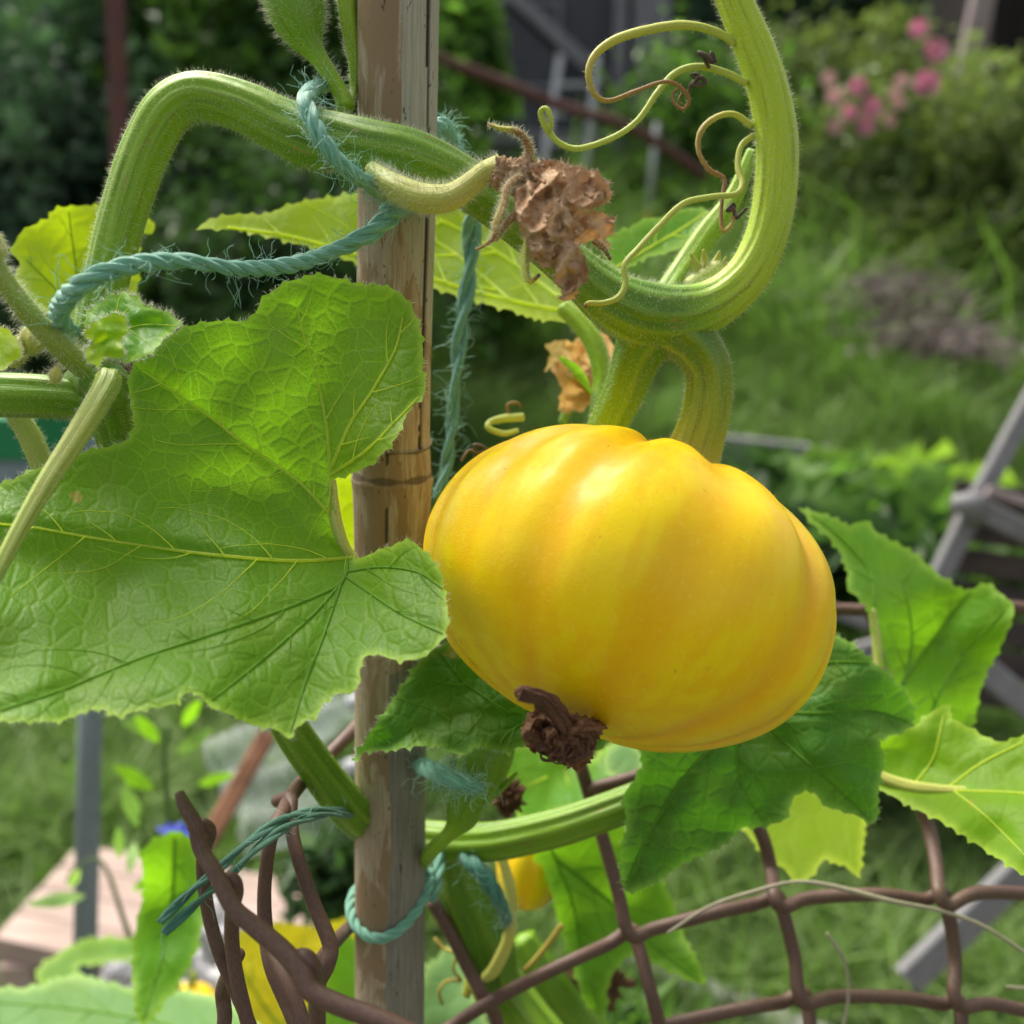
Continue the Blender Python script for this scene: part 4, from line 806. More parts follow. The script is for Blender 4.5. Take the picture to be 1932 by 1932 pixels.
tendril([(1408, 158, .345, 7, 0), (1370, 138, .344, 7, 0), (1320, 126, .343, 7, .02), (1275, 138, .342, 7, .02), (1240, 175, .341, 6.5, .02), (1205, 225, .34, 6, 0), (1160, 258, .338, 6, 0), (1095, 280, .336, 6, 0), (1055, 270, .335, 6, 0), (1030, 240, .334, 7, 0), (1020, 212, .333, 6, 0), (1032, 206, .332, 6, 0), (1040, 230, .332, 5, 0), (1036, 252, .334, 4, 0)], lab='long pale tendril ending in a small open loop')
for a, lab in (([(1338, 128, .341, 4, .9), (1326, 108, .340, 4, 1), (1318, 99, .34, 4, 1), (1332, 105, .339, 5, 1), (1345, 118, .339, 5, 1), (1342, 100, .339, 5, 1), (1350, 118, .339, 4, 1)], 'small black dried curl on top of the second tendril'), ([(1300, 178, .341, 3, .9), (1304, 160, .34, 4, 1), (1322, 146, .339, 5, 1), (1330, 158, .339, 5, 1), (1308, 160, .339, 4, 1), (1318, 142, .339, 4, 1), (1304, 140, .339, 3, 1), (1314, 150, .339, 3, 1)], 'small black dried curl between the two upper tendrils'),
        ([(1418, 238, .348, 7, .15), (1385, 216, .347, 6, .3), (1350, 222, .346, 6, .4), (1322, 248, .345, 6, .5), (1318, 285, .344, 5, .55), (1338, 320, .343, 5, .6), (1366, 338, .342, 5, .7), (1362, 375, .34, 4, .75), (1360, 415, .338, 4, .65), (1366, 436, .337, 5, .5), (1382, 420, .337, 4, .5), (1386, 396, .337, 4, .8), (1372, 398, .337, 4, 1), (1384, 386, .337, 4, 1), (1388, 412, .337, 4, 1), (1408, 393, .337, 3, 1)], 'brown tendril hooking down inside the curl, black at its tip'),
        ([(1420, 256, .347, 6, .1), (1398, 276, .345, 6, .15), (1392, 315, .343, 6, .1), (1400, 345, .34, 6, .25), (1388, 366, .337, 6, .1), (1340, 372, .333, 6, 0), (1290, 384, .33, 6, .1), (1245, 425, .328, 6, .1), (1205, 468, .326, 6, 0), (1178, 500, .324, 6, 0), (1180, 535, .323, 6, 0), (1165, 562, .322, 6, 0), (1135, 572, .321, 5.5, .1), (1110, 572, .32, 5, .3), (1104, 580, .32, 4, .9)], 'long thin tendril hanging across the joint above the pumpkin'),
        ([(988, 787, .42, 9, .1), (950, 790, .42, 8, 0), (925, 797, .42, 7, 0), (922, 808, .418, 6, 0), (950, 818, .418, 6, .1), (978, 812, .418, 5, 0)], 'short pale tendril behind the top left of the pumpkin'),
        ([(960, 782, .42, 3, .6), (958, 764, .42, 3, .7), (975, 760, .42, 3, .7), (984, 770, .42, 2, .8)], 'thin brown hook above the short pale tendril'),
        ([(870, 870, .40, 3, .9), (885, 850, .4, 3, .9), (905, 855, .4, 4, .9), (915, 845, .4, 4, 1), (895, 840, .4, 4, 1), (905, 862, .4, 3, 1), (925, 850, .4, 3, 1)], 'small dark dried curl at the left shoulder of the pumpkin')):
    tendril(a, dens=120 if a[0][3] > 5 else 0, lab=lab)
# withered flower on its yellowish stalk, in front of the vine
fl = stem('withered_flower', [(700, 318, .327, 14, .5), (745, 352, .320, 24, .7), (800, 374, .317, 28, .8), (850, 372, .315, 26, .85), (885, 350, .314, 22, .9), (915, 325, .313, 20, .9), (945, 315, .312, 24, .9)], STP, 40, 5, .06, 700, .0022, label='brown crumpled withered flower on a pale yellow stalk')
mb = MB(); crumple(mb, P(952, 330, .311), (.0042, .004, .0050), 2.0, .3, 40, 0, 3)
crumple(mb, P(990, 335, .309), (.0060, .005, .0052), 5.0, .4, 44, 0, 2.6)
o = mb.build('calyx', m_dead2, fl)
PET = [([(985, 318), (1030, 305), (1085, 312), (1118, 330), (1142, 355), (1148, 380), (1120, 392), (1100, 405), (1060, 420), (1010, 430), (985, 400), (970, 360)], [(985, 318, .307), (1148, 380, .302), (1040, 360, .297), (1010, 430, .305)], 21),
       ([(975, 350), (1010, 345), (1045, 372), (1065, 400), (1048, 450), (1035, 500), (1010, 490), (998, 460), (978, 420)], [(975, 350, .304), (1065, 400, .295), (1020, 420, .292), (1010, 490, .298)], 22),
       ([(1000, 455), (1040, 440), (1075, 450), (1100, 480), (1108, 520), (1090, 545), (1078, 564), (1060, 566), (1062, 540), (1045, 530), (1048, 505), (1015, 490)], [(1000, 455, .297), (1108, 500, .300), (1075, 565, .302), (1050, 500, .293)], 23),
       ([(1060, 430), (1100, 405), (1135, 400), (1158, 418), (1155, 440), (1140, 450), (1152, 470), (1130, 458), (1105, 455), (1075, 470)], [(1060, 430, .299), (1158, 418, .303), (1105, 460, .306)], 24),
       ([(1080, 330), (1120, 322), (1146, 345), (1150, 368), (1132, 380), (1100, 372)], [(1080, 330, .299), (1150, 360, .296), (1110, 375, .303)], 25),
       ([(1030, 395), (1060, 385), (1085, 420), (1080, 460), (1090, 500), (1082, 548), (1064, 552), (1058, 500), (1040, 450)], [(1030, 395, .290), (1085, 420, .296), (1070, 550, .298)], 26),
       ([(990, 330), (1040, 318), (1070, 345), (1062, 385), (1020, 375), (992, 362)], [(990, 330, .301), (1062, 350, .294), (1020, 375, .298)], 27)]
for ol, ct, sd_ in PET:
    leaf('petal', ol, ct, m_dead2, parent=fl, sp=3.0, rip=.003, ripk=.02, crump=.0095, seed=sd_, teeth=.9, tooth_step=16, step=5, fuzz=3, fuzz_mat=hair_mat('petal_fuzz%d' % sd_, (.62, .48, .36)))
for pts in ([(1010, 318, .308, 9, .5), (1000, 295, .307, 9, .55), (995, 268, .306, 8, .62), (975, 248, .305, 7, .6), (945, 242, .304, 5, .3), (920, 234, .304, 3, .6)], [(985, 330, .305, 7, .6), (958, 352, .302, 8, .6), (950, 385, .300, 8, .55), (938, 420, .298, 9, .5), (930, 450, .297, 5, .62), (905, 468, .297, 3, .65), (897, 470, .297, 2, .6)],
            [(990, 400, .303, 8, .6), (965, 412, .301, 8, .6), (950, 430, .30, 6, .6), (935, 455, .299, 3, .6)], [(998, 440, .305, 7, .2), (992, 480, .304, 8, .1), (992, 510, .303, 7, .1), (1000, 532, .302, 5, .3), (1018, 518, .302, 4, .9)], [(1120, 455, .303, 6, .6), (1140, 470, .302, 5, .7), (1152, 490, .302, 3, .9)]):
    mb = MB(); t = tube(mb, pts, 3, seg=16, ridge=4, rd=.2, bump=.08); hair_tube(mb, t, 320, .0016); mb.build('sepal', [TND, m_hair], fl)
# spent pale flower behind the vine
m_pal = plain('faded_petal', (.72, .42, .16), .7, .3, 8, .6, col2=(.80, .62, .30), bd=.001, tr=(.95, .60, .22), trans=.4)
f2 = stem('faded_flower', [(1062, 800, .46, 10, .4), (1078, 760, .46, 10, .4), (1095, 740, .46, 14, .4)], ST, 16, 4, .1, 100, label='faded pale orange flower behind the side shoots')
for ol, ct, sd_ in (([(1030, 650), (1070, 645), (1120, 655), (1150, 640), (1155, 700), (1120, 740), (1080, 720), (1050, 690), (1028, 700), (1040, 670)], [(1030, 650, .45), (1155, 700, .46), (1080, 720, .445)], 31), ([(1040, 690), (1080, 690), (1120, 730), (1110, 765), (1080, 775), (1055, 772), (1060, 730)], [(1040, 690, .44), (1120, 730, .447), (1070, 775, .45)], 32), ([(1090, 640), (1140, 630), (1158, 690), (1140, 750), (1105, 745), (1085, 690)], [(1090, 640, .452), (1158, 690, .456), (1105, 745, .446)], 33)):
    leaf('petal', ol, ct, m_pal, parent=f2, sp=4, rip=.003, ripk=.03, crump=.012, seed=sd_, teeth=.6, tooth_step=16, step=6)
leaf('sepal', [(1052, 672), (1075, 680), (1100, 700), (1120, 745), (1100, 735), (1080, 705)], [(1052, 672, .436), (1120, 745, .44), (1080, 700, .434)], LF_MID, parent=f2, sp=5, seed=34, teeth=.3)
f2.parent = root_v; f2.location = -root_v.location

# ---------------------------------------------------------------- leaves under the pumpkin and the lower vine
root_l = thing('squash_vine', P(1190, 1520, .42), 'lower squash vine running level below the pumpkin, behind the bamboo stake', 'vine')
stem('stem', [(520, 1320, .375, 34, .2), (545, 1370, .380, 35, .2), (600, 1450, .392, 37, .2), (665, 1530, .405, 40, .2), (740, 1575, .448, 40, .2), (830, 1588, .445, 38, .3), (930, 1588, .432, 37, .3), (1040, 1565, .424, 36, .35), (1120, 1540, .420, 35, .35), (1230, 1500, .415, 35, .3)], ST, 56, 8, .12, 60, .0010, root_l)
L5 = [(669, 1432), (700, 1380), (738, 1325), (782, 1260), (832, 1215), (900, 1240), (1000, 1300), (1150, 1360), (1120, 1420), (1020, 1412), (985, 1405), (960, 1420), (930, 1414), (900, 1408), (872, 1424), (830, 1408), (780, 1408), (722, 1416), (690, 1418)]
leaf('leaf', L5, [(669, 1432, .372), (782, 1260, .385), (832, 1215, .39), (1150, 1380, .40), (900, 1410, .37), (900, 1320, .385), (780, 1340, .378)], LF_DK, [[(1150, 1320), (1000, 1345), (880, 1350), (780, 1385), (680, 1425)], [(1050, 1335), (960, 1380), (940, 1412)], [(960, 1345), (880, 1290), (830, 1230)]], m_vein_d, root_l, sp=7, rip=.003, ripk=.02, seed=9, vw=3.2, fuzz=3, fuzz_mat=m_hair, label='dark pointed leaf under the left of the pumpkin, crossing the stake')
L6 = [(1205, 1400), (1212, 1440), (1192, 1480), (1176, 1500), (1182, 1560), (1174, 1600), (1180, 1682), (1240, 1662), (1300, 1622), (1345, 1605), (1372, 1588), (1402, 1562), (1445, 1558), (1480, 1545), (1500, 1502), (1530, 1492), (1562, 1522), (1602, 1534), (1652, 1552), (1655, 1500), (1668, 1430), (1655, 1395), (1690, 1385), (1722, 1362), (1715, 1320), (1690, 1285), (1640, 1242), (1592, 1206), (1500, 1180), (1350, 1250), (1220, 1330)]
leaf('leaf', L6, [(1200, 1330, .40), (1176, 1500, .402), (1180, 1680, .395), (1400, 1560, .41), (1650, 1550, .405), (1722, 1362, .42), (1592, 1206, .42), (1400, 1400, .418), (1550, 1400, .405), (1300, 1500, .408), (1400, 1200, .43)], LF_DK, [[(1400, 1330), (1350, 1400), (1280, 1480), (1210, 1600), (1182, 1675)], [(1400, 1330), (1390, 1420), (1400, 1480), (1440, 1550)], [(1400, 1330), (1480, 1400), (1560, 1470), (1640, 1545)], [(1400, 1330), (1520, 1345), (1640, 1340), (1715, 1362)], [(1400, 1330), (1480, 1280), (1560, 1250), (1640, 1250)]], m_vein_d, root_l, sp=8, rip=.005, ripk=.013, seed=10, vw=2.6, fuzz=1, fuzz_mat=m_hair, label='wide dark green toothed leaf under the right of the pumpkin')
L7 = [(1512, 960), (1560, 972), (1602, 992), (1632, 984), (1662, 1010), (1722, 1042), (1770, 1082), (1818, 1112), (1860, 1104), (1900, 1130), (1913, 1158), (1882, 1230), (1852, 1290), (1836, 1366), (1802, 1394), (1740, 1390), (1700, 1310), (1655, 1225), (1638, 1150), (1602, 1112), (1598, 1072), (1570, 1022), (1538, 990)]
leaf('leaf', L7, [(1512, 960, .49), (1722, 1042, .52), (1913, 1158, .49), (1836, 1366, .50), (1700, 1310, .47), (1640, 1150, .47), (1750, 1200, .505)], LF_MID, [[(1652, 1150), (1640, 1080), (1590, 1020), (1530, 970)], [(1700, 1310), (1720, 1200), (1700, 1080)], [(1740, 1380), (1800, 1260), (1895, 1150)], [(1700, 1290), (1780, 1180), (1830, 1115)]], m_vein_d, root_l, sp=9, rip=.006, seed=12, vw=3, label='upright curled leaf right of the pumpkin, above the wire')
stem('petiole', [(1645, 1150, .475, 8, .5), (1655, 1220, .47, 10, .6), (1660, 1290, .465, 10, .6), (1670, 1360, .46, 10, .6)], STP, 16, 4, .1, 60, .0012, root_l)
L8 = [(1662, 1400), (1722, 1372), (1760, 1342), (1796, 1332), (1792, 1352), (1852, 1386), (1892, 1400), (1935, 1388), (2000, 1400), (2040, 1560), (2020, 1700), (1935, 1652), (1852, 1600), (1780, 1552), (1702, 1512), (1658, 1482), (1650, 1440)]
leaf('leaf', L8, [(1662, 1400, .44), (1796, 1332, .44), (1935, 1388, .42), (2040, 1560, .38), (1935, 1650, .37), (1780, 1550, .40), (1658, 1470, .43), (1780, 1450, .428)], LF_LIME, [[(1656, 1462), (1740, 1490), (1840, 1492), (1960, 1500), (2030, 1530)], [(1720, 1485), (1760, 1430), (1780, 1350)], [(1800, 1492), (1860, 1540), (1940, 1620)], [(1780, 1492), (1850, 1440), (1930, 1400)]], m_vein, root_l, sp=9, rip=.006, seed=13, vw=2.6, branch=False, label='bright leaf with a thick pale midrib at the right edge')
stem('petiole', [(1640, 1450, .432, 10, .8), (1670, 1470, .428, 13, .8), (1720, 1486, .424, 15, .8), (1780, 1491, .42, 11, .8), (1850, 1492, .416, 7, .8)], STP, 24, 5, .1, 40, .001, root_l)
leaf('leaf', [(1690, 1385), (1720, 1420), (1740, 1470), (1690, 1470), (1655, 1450), (1660, 1410)], [(1690, 1385, .45), (1740, 1470, .44), (1660, 1440, .445)], LF_DK, parent=root_l, seed=14, label='small dark fold beside the thick midrib')
leaf('leaf', [(1400, 1540), (1482, 1500), (1520, 1480), (1560, 1500), (1600, 1520), (1632, 1540), (1626, 1600), (1620, 1652), (1592, 1634), (1562, 1622), (1546, 1632), (1530, 1655), (1505, 1668), (1480, 1640), (1455, 1622), (1430, 1600)], [(1420, 1560, .50), (1628, 1562, .50), (1520, 1505, .52), (1520, 1650, .47)], LF_GLOW, parent=root_l, sp=10, seed=15, rip=.003, label='glowing three pointed leaf tip below the wide dark leaf')
mb = MB(); t = tube(mb, [(930, 1395, .40, 46, .3), (920, 1420, .40, 50, .3), (905, 1465, .40, 46, .25), (885, 1505, .40, 40, .25), (868, 1545, .40, 30, .3), (850, 1570, .40, 15, .5), (815, 1605, .405, 14, .5), (780, 1650, .44, 14, .5)], 4, seg=44); hair_tube(mb, t, 40, .0012, .00003)
yf = mb.build('young_fruit', [ST, m_hair], root_l); yf['label'] = 'plump green young fruit right of the stake, above the lower vine'
for pts in ([(935, 1500, .398, 5, .3), (955, 1480, .396, 5, .3), (975, 1458, .395, 3, .4)], [(905, 1530, .398, 4, .3), (925, 1510, .397, 4, .3), (945, 1490, .396, 2, .4)]):
    mb = MB(); tube(mb, pts, 4, seg=10); mb.build('sepal', ST, yf)

# ---------------------------------------------------------------- hidden rear plant, seen through the fence
root_r = thing('squash_plant', P(1010, 2000, .52), 'rear squash plant low behind the stake, with thick dark stems and bright leaves', 'squash plant')
kw = dict(parent=root_r)
stem('stem', [(850, 1600, .47, 44, .1), (880, 1690, .475, 56, .05), (915, 1780, .48, 58, .05), (940, 1850, .485, 46, .1), (985, 1910, .485, 46, .35), (1050, 1990, .48, 46, .4)], ST, 40, 7, .1, 30, .0012, label='thick dark green stem right of the stake base', **kw)
stem('stem', [(985, 1770, .52, 26, .3), (1020, 1830, .52, 34, .2), (1070, 1900, .525, 36, .2), (1130, 1960, .53, 34, .2)], ST, 32, 6, .1, 0, **kw)
stem('petiole', [(945, 1610, .455, 9, .9), (962, 1680, .452, 12, 1), (962, 1760, .450, 12, 1), (935, 1825, .452, 13, .9), (915, 1845, .455, 10, .8)], STP, 20, 4, .1, 40, label='yellowed withering stalk in front of the thick stem', **kw)
leaf('leaf', [(1010, 1600), (1100, 1570), (1185, 1560), (1250, 1660), (1290, 1765), (1330, 1855), (1262, 1832), (1195, 1800), (1150, 1850), (1140, 1920), (1100, 1880), (1075, 1800), (1055, 1740), (1030, 1650)], [(1010, 1600, .53), (1185, 1560, .56), (1330, 1855, .53), (1140, 1920, .51), (1055, 1740, .525), (1180, 1700, .55)], LF_MID, [[(1040, 1600), (1080, 1700), (1100, 1800), (1130, 1900)], [(1050, 1620), (1150, 1700), (1230, 1780), (1320, 1850)]], m_vein_d, root_r, sp=10, seed=16, rip=.006, vw=3, label='bright drooping leaf behind the fence wires below the lower vine')
leaf('leaf', [(940, 1425), (1010, 1408), (1100, 1440), (1150, 1405), (1195, 1412), (1212, 1440), (1190, 1472), (1130, 1530), (1040, 1560), (985, 1545), (960, 1500)], [(940, 1425, .53), (1195, 1412, .56), (1190, 1472, .52), (985, 1545, .51), (1060, 1480, .55)], LF_MID, [[(1170, 1520), (1100, 1490), (1020, 1460), (960, 1430)]], m_vein, root_r, sp=9, seed=17, rip=.009, ripk=.02, vw=3, label='curled bright leaf between the dried blossom and the lower vine')
leaf('leaf', [(1150, 1410), (1180, 1398), (1200, 1408), (1215, 1440), (1195, 1470), (1160, 1470), (1140, 1440)], [(1150, 1410, .50), (1215, 1440, .50), (1160, 1470, .48)], LF_SEA, parent=root_r, sp=8, seed=18, label='pale green rounded leaf just below the dried blossom')
leaf('leaf', [(800, 1845), (822, 1810), (850, 1785), (878, 1830), (905, 1900), (930, 1990), (790, 1990)], [(800, 1845, .60), (850, 1785, .62), (930, 1990, .58), (790, 1990, .58)], LF_SEA, parent=root_r, sp=10, seed=19, label='pale sea green leaf at the bottom just right of the stake')
leaf('leaf', [(606, 1800), (640, 1770), (680, 1790), (700, 1980), (600, 1990), (612, 1900)], [(606, 1800, .62), (700, 1800, .63), (600, 1990, .6), (700, 1990, .6)], LF_MID, parent=root_r, sp=10, seed=20, label='bright green leaf at the bottom just left of the stake')
leaf('leaf', [(450, 1760), (520, 1742), (600, 1750), (668, 1735), (680, 1850), (640, 1900), (610, 1990), (455, 1990), (470, 1900), (440, 1830)], [(450, 1760, .66), (668, 1735, .68), (455, 1990, .64), (610, 1990, .64)], leaf_mat('leaf_yellowed', (.80, .66, .03), (.95, .82, .02), .5, 2.0, 7.0, vein=(.5, .45, .05), vk=.4, bump=.5), [[(560, 1990), (545, 1880), (520, 1790), (500, 1750)], [(560, 1960), (600, 1860), (640, 1760)], [(560, 1980), (500, 1900), (455, 1830)]], m_vein_d, root_r, sp=10, seed=21, rip=.008, vw=3, label='bright yellow dying leaf behind the curled fence wires')
leaf('leaf', [(-80, 1880), (60, 1862), (140, 1840), (240, 1862), (340, 1868), (440, 1898), (470, 1990), (-80, 2010)], [(-80, 1880, .62), (240, 1862, .66), (470, 1990, .58), (-80, 2010, .54)], LF_SEA, [[(470, 1980), (300, 1930), (100, 1900), (-60, 1890)]], m_vein_d, root_r, sp=10, seed=22, rip=.008, vw=3, label='broad pale leaf filling the bottom left corner')
leaf('leaf', [(72, 1832), (108, 1800), (180, 1770), (268, 1776), (245, 1810), (150, 1822), (150, 1850), (108, 1862), (76, 1856)], [(72, 1832, .80), (268, 1776, .83), (108, 1862, .78)], LF_MID, parent=root_r, sp=9, seed=23, rip=.006, label='small bright leaf in front of the grey post foot')
leaf('leaf', [(268, 1610), (300, 1580), (340, 1572), (372, 1600), (384, 1700), (372, 1790), (330, 1865), (268, 1935), (250, 1850), (256, 1750), (272, 1680)], [(268, 1610, .56), (372, 1600, .58), (384, 1750, .56), (268, 1935, .52), (310, 1720, .565)], LF_MID, [[(330, 1580), (325, 1700), (305, 1800), (270, 1920)]], m_vein_d, root_r, sp=9, seed=24, rip=.005, vw=3, label='tall narrow hanging leaf left of the curled fence wires')
for c, R, lab in ((P(960, 1505, .47), (.006, .006, .008), 'dark brown shrivelled blossom behind the young fruit'), (P(1122, 1850, .56), (.014, .01, .016), 'dark brown shrivelled curl under the fence crossing')):
    mb = MB(); crumple(mb, c, R, float(c[0] * 100), .6, 44, 0, 2.4); mb.build('dead_blossom', m_dead, root_r)['label'] = lab
for pts in ([(880, 1880, .47, 8, .2), (890, 1850, .47, 13, .1), (900, 1865, .468, 14, .2), (905, 1895, .468, 5, .3)], [(820, 1770, .49, 3, .5), (838, 1790, .488, 3, .5), (860, 1800, .486, 3, .4), (855, 1830, .486, 3, .5), (870, 1850, .486, 3, .6), (845, 1850, .486, 3, .5), (828, 1870, .486, 3, .5), (835, 1895, .486, 3, .6)], [(1060, 1745, .5, 6, .5), (1035, 1780, .5, 6, .5), (1010, 1810, .5, 5, .5), (990, 1830, .5, 4, .6)]):
    stem('tendril', pts, TND, 10, 3, .1, 0, parent=root_r)
mb = MB(); pumpkin_body(mb, P(1000, 1632, .56), UP + .15 * RT, 62 * PX * .56, 84 * PX * .56, 8, 9, 100, 60, .06); rp = thing('small_pumpkin', P(1000, 1700, .56), 'small yellow pumpkin half hidden beneath the lower vine', 'pumpkin'); mb.build('body', M_PUMP, rp)
stem('stalk', [(990, 1555, .56, 12, .7), (985, 1520, .56, 12, .6), (1000, 1480, .565, 12, .4)], STK, 16, 5, .1, 0, parent=rp)
mb = MB(); pumpkin_body(mb, P(360, 1905, .90), UP, 52 * PX * .9, 48 * PX * .9, 9, 9, 80, 50, .05); rp = thing('small_pumpkin', P(360, 1950, .90), 'orange yellow pumpkin top peeping up at the bottom left', 'pumpkin'); mb.build('body', M_PUMP, rp)
stem('stalk', [(360, 1862, .9, 9, .5), (366, 1835, .9, 8, .4)], STK, 14, 5, .1, 0, parent=rp)

# ---------------------------------------------------------------- twine
def twine_mat(name, c0, c1):
    t = NT(name); u = t.attr('uvw'); f = t.noise(t.scale(u, 5, 5, .9), 1.6, 4, .7)
    c = t.mix(t.rng(f, .3, .7), c0, c1); b = t.n('Bump', {'Strength': .9, 'Distance': .0005, 'Height': f})
    return t.finish(t.n('MixShader', {0: .12, 1: t.pbsdf(Base_Color=c, Roughness=.42, Specular_IOR_Level=.5, Sheen_Weight=.3, Normal=b), 2: t.n('BsdfTranslucent', {0: c1})}))
M_TW = twine_mat('twine_teal', (.025, .25, .17), (.36, .76, .58)); M_TWD = twine_mat('twine_green', (.02, .16, .11), (.07, .33, .24))  # teal pair: strand shadow and highlight tones put into the fibre colour
def twine(mb, pts, ns=3, pitch=118, fuzz=36, mat=0, fm=1, tight=.50, L=.011):
    C = crom(pts, 3); c = P(C[:, 0], C[:, 1], C[:, 2]); R = .94 * C[:, 3] * PX * C[:, 2] * (1 + .10 * np.sin(np.arange(len(C)) * .031) + .06 * np.sin(np.arange(len(C)) * .083))
    T, N, B = frames(c); s = np.concatenate([[0], np.cumsum(np.linalg.norm(np.diff(c, axis=0), axis=1))]); pm = pitch * PX * C[:, 2].mean()
    for k in range(ns):
        a = s / pm * 2 * math.pi + k * 2 * math.pi / ns + .7 * np.sin(s / pm * 1.7) + .4 * np.sin(s / pm * 3.9); off = R[:, None] * tight * (np.cos(a)[:, None] * N + np.sin(a)[:, None] * B)
        tt = tube3(mb, c + off, R * (.56 if ns == 3 else .60) * (1 + .08 * np.sin(s / pm * 9 + k * 2)), 16, mat, ridge=5, rd=.14, soff=k * 3.3)
    n = int(fuzz * s[-1] * 100 / 2)
    for _ in range(n):
        i = RNG.integers(0, len(c)); a = RNG.random() * 6.28; o = math.cos(a) * N[i] + math.sin(a) * B[i]; p = c[i] + o * R[i] * .9; d = o * .8 + T[i] * RNG.normal(0, 1.2); d /= np.linalg.norm(d); ln = L * RNG.random() ** 2 + .0014; q = [p]
        for _k in range(6): d = d + RNG.normal(0, .38, 3); d /= np.linalg.norm(d); p = p + d * ln / 6; q.append(p)
        tube3(mb, np.array(q), np.array([.00007] * 6 + [.00003]), 3, fm, cap=False)
def twine_obj(label, *ropes, mats=None):
    mb = MB()
    for r in ropes: a, k = (r if isinstance(r, tuple) else (r, {})); twine(mb, a, **k)
    return tag(mb.build('twine', mats or [M_TW, m_fib]), label, 'twine', 'lengths of green garden twine')
twine_obj('thick pale teal twine tied from the bent stem round the stake and over the vine', [(172, 640, .352, 15), (128, 622, .330, 16), (112, 590, .306, 18), (135, 553, .292, 20), (185, 518, .288, 19), (260, 498, .292, 18), (350, 494, .302, 18), (450, 506, .313, 18), (550, 500, .325, 18), (625, 476, .333, 17), (690, 444, .338, 18), (735, 410, .340, 18), (762, 385, .345, 17), (790, 362, .362, 15)],
    ([(640, 160, .362, 12), (598, 165, .347, 15), (577, 185, .316, 17), (588, 225, .309, 18), (612, 270, .308, 18), (645, 312, .312, 17), (690, 345, .322, 16), (735, 372, .334, 16), (775, 388, .345, 16), (820, 372, .365, 14)], dict(pitch=140, fuzz=70, tight=.42, L=.011)),
    ([(790, 262, .362, 12), (815, 245, .365, 16), (838, 238, .372, 15), (850, 262, .385, 12), (855, 290, .39, 10)], dict(pitch=60, fuzz=300, L=.008)),
    ([(700, 350, .330, 12), (740, 345, .325, 10), (760, 372, .335, 12), (725, 400, .342, 13)], dict(fuzz=200)))
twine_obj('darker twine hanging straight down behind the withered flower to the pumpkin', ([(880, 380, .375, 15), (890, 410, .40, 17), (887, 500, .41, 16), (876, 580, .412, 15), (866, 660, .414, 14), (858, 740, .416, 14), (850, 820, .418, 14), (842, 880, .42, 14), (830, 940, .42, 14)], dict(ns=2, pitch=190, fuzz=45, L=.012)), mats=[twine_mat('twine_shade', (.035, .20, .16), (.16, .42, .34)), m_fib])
sc = P(736, 1710, .424); lr = 73 * PX * .424; lp = []
for k in range(40):
    a = k / 39 * 2 * math.pi; lp.append(sc + RT * math.cos(a) * lr * 1.02 + FW * math.sin(a) * lr * 1.02 + UP * (math.sin(a) * .0075 + math.cos(a) * .003 * (1 + math.cos(a)) * 1.5 + .0015))
def loop_twine(mb, c, R, pm, ns=3):
    c = np.array(c); T, N, B = frames(c); s = np.concatenate([[0], np.cumsum(np.linalg.norm(np.diff(c, axis=0), axis=1))])
    for k in range(ns):
        a = s / pm * 6.283 + k * 6.283 / ns; tube3(mb, c + R * .5 * (np.cos(a)[:, None] * N + np.sin(a)[:, None] * B), np.full(len(c), R * .58), 12, 0, ridge=5, rd=.12, soff=k * 2.2)
def dens3(pts, n=6):
    C = crom(np.asarray(pts), .0012); return C
mb = MB(); loop_twine(mb, crom(np.array(lp), .001), 10 * PX * .43, .016)
twine(mb, [(812, 1700, .425, 10), (825, 1655, .43, 11), (828, 1600, .44, 11), (815, 1560, .45, 10)], fuzz=30)
tag(mb.build('twine', [M_TW, m_fib]), 'loop of twine tied round the foot of the stake', 'twine', 'lengths of green garden twine')
twine_obj('two loose dark green ends of cut twine over the curled wires', ([(302, 1740, .285, 8), (350, 1692, .292, 9), (420, 1632, .305, 9), (480, 1580, .322, 9), (550, 1540, .345, 9), (625, 1528, .372, 8), (680, 1540, .42, 8)], dict(ns=2, pitch=300, fuzz=4)), ([(310, 1760, .285, 9), (370, 1705, .292, 9), (435, 1650, .305, 9), (495, 1592, .322, 9), (560, 1552, .345, 8), (630, 1536, .372, 8), (690, 1548, .42, 8)], dict(ns=2, pitch=300, fuzz=4)), mats=[M_TWD, m_fib])
twine_obj('short frayed teal twine end beside the young fruit', ([(780, 1440, .42, 16), (810, 1452, .385, 17), (850, 1468, .375, 17), (890, 1482, .372, 13), (912, 1490, .372, 6)], dict(fuzz=140, pitch=120)))
twine_obj('dark twine wound round the thick stem right of the stake base', ([(850, 1590, .45, 12), (885, 1622, .43, 15), (918, 1660, .425, 16), (945, 1710, .43, 14), (960, 1750, .46, 12)], dict(fuzz=30)), mats=[M_TWD, m_fib])

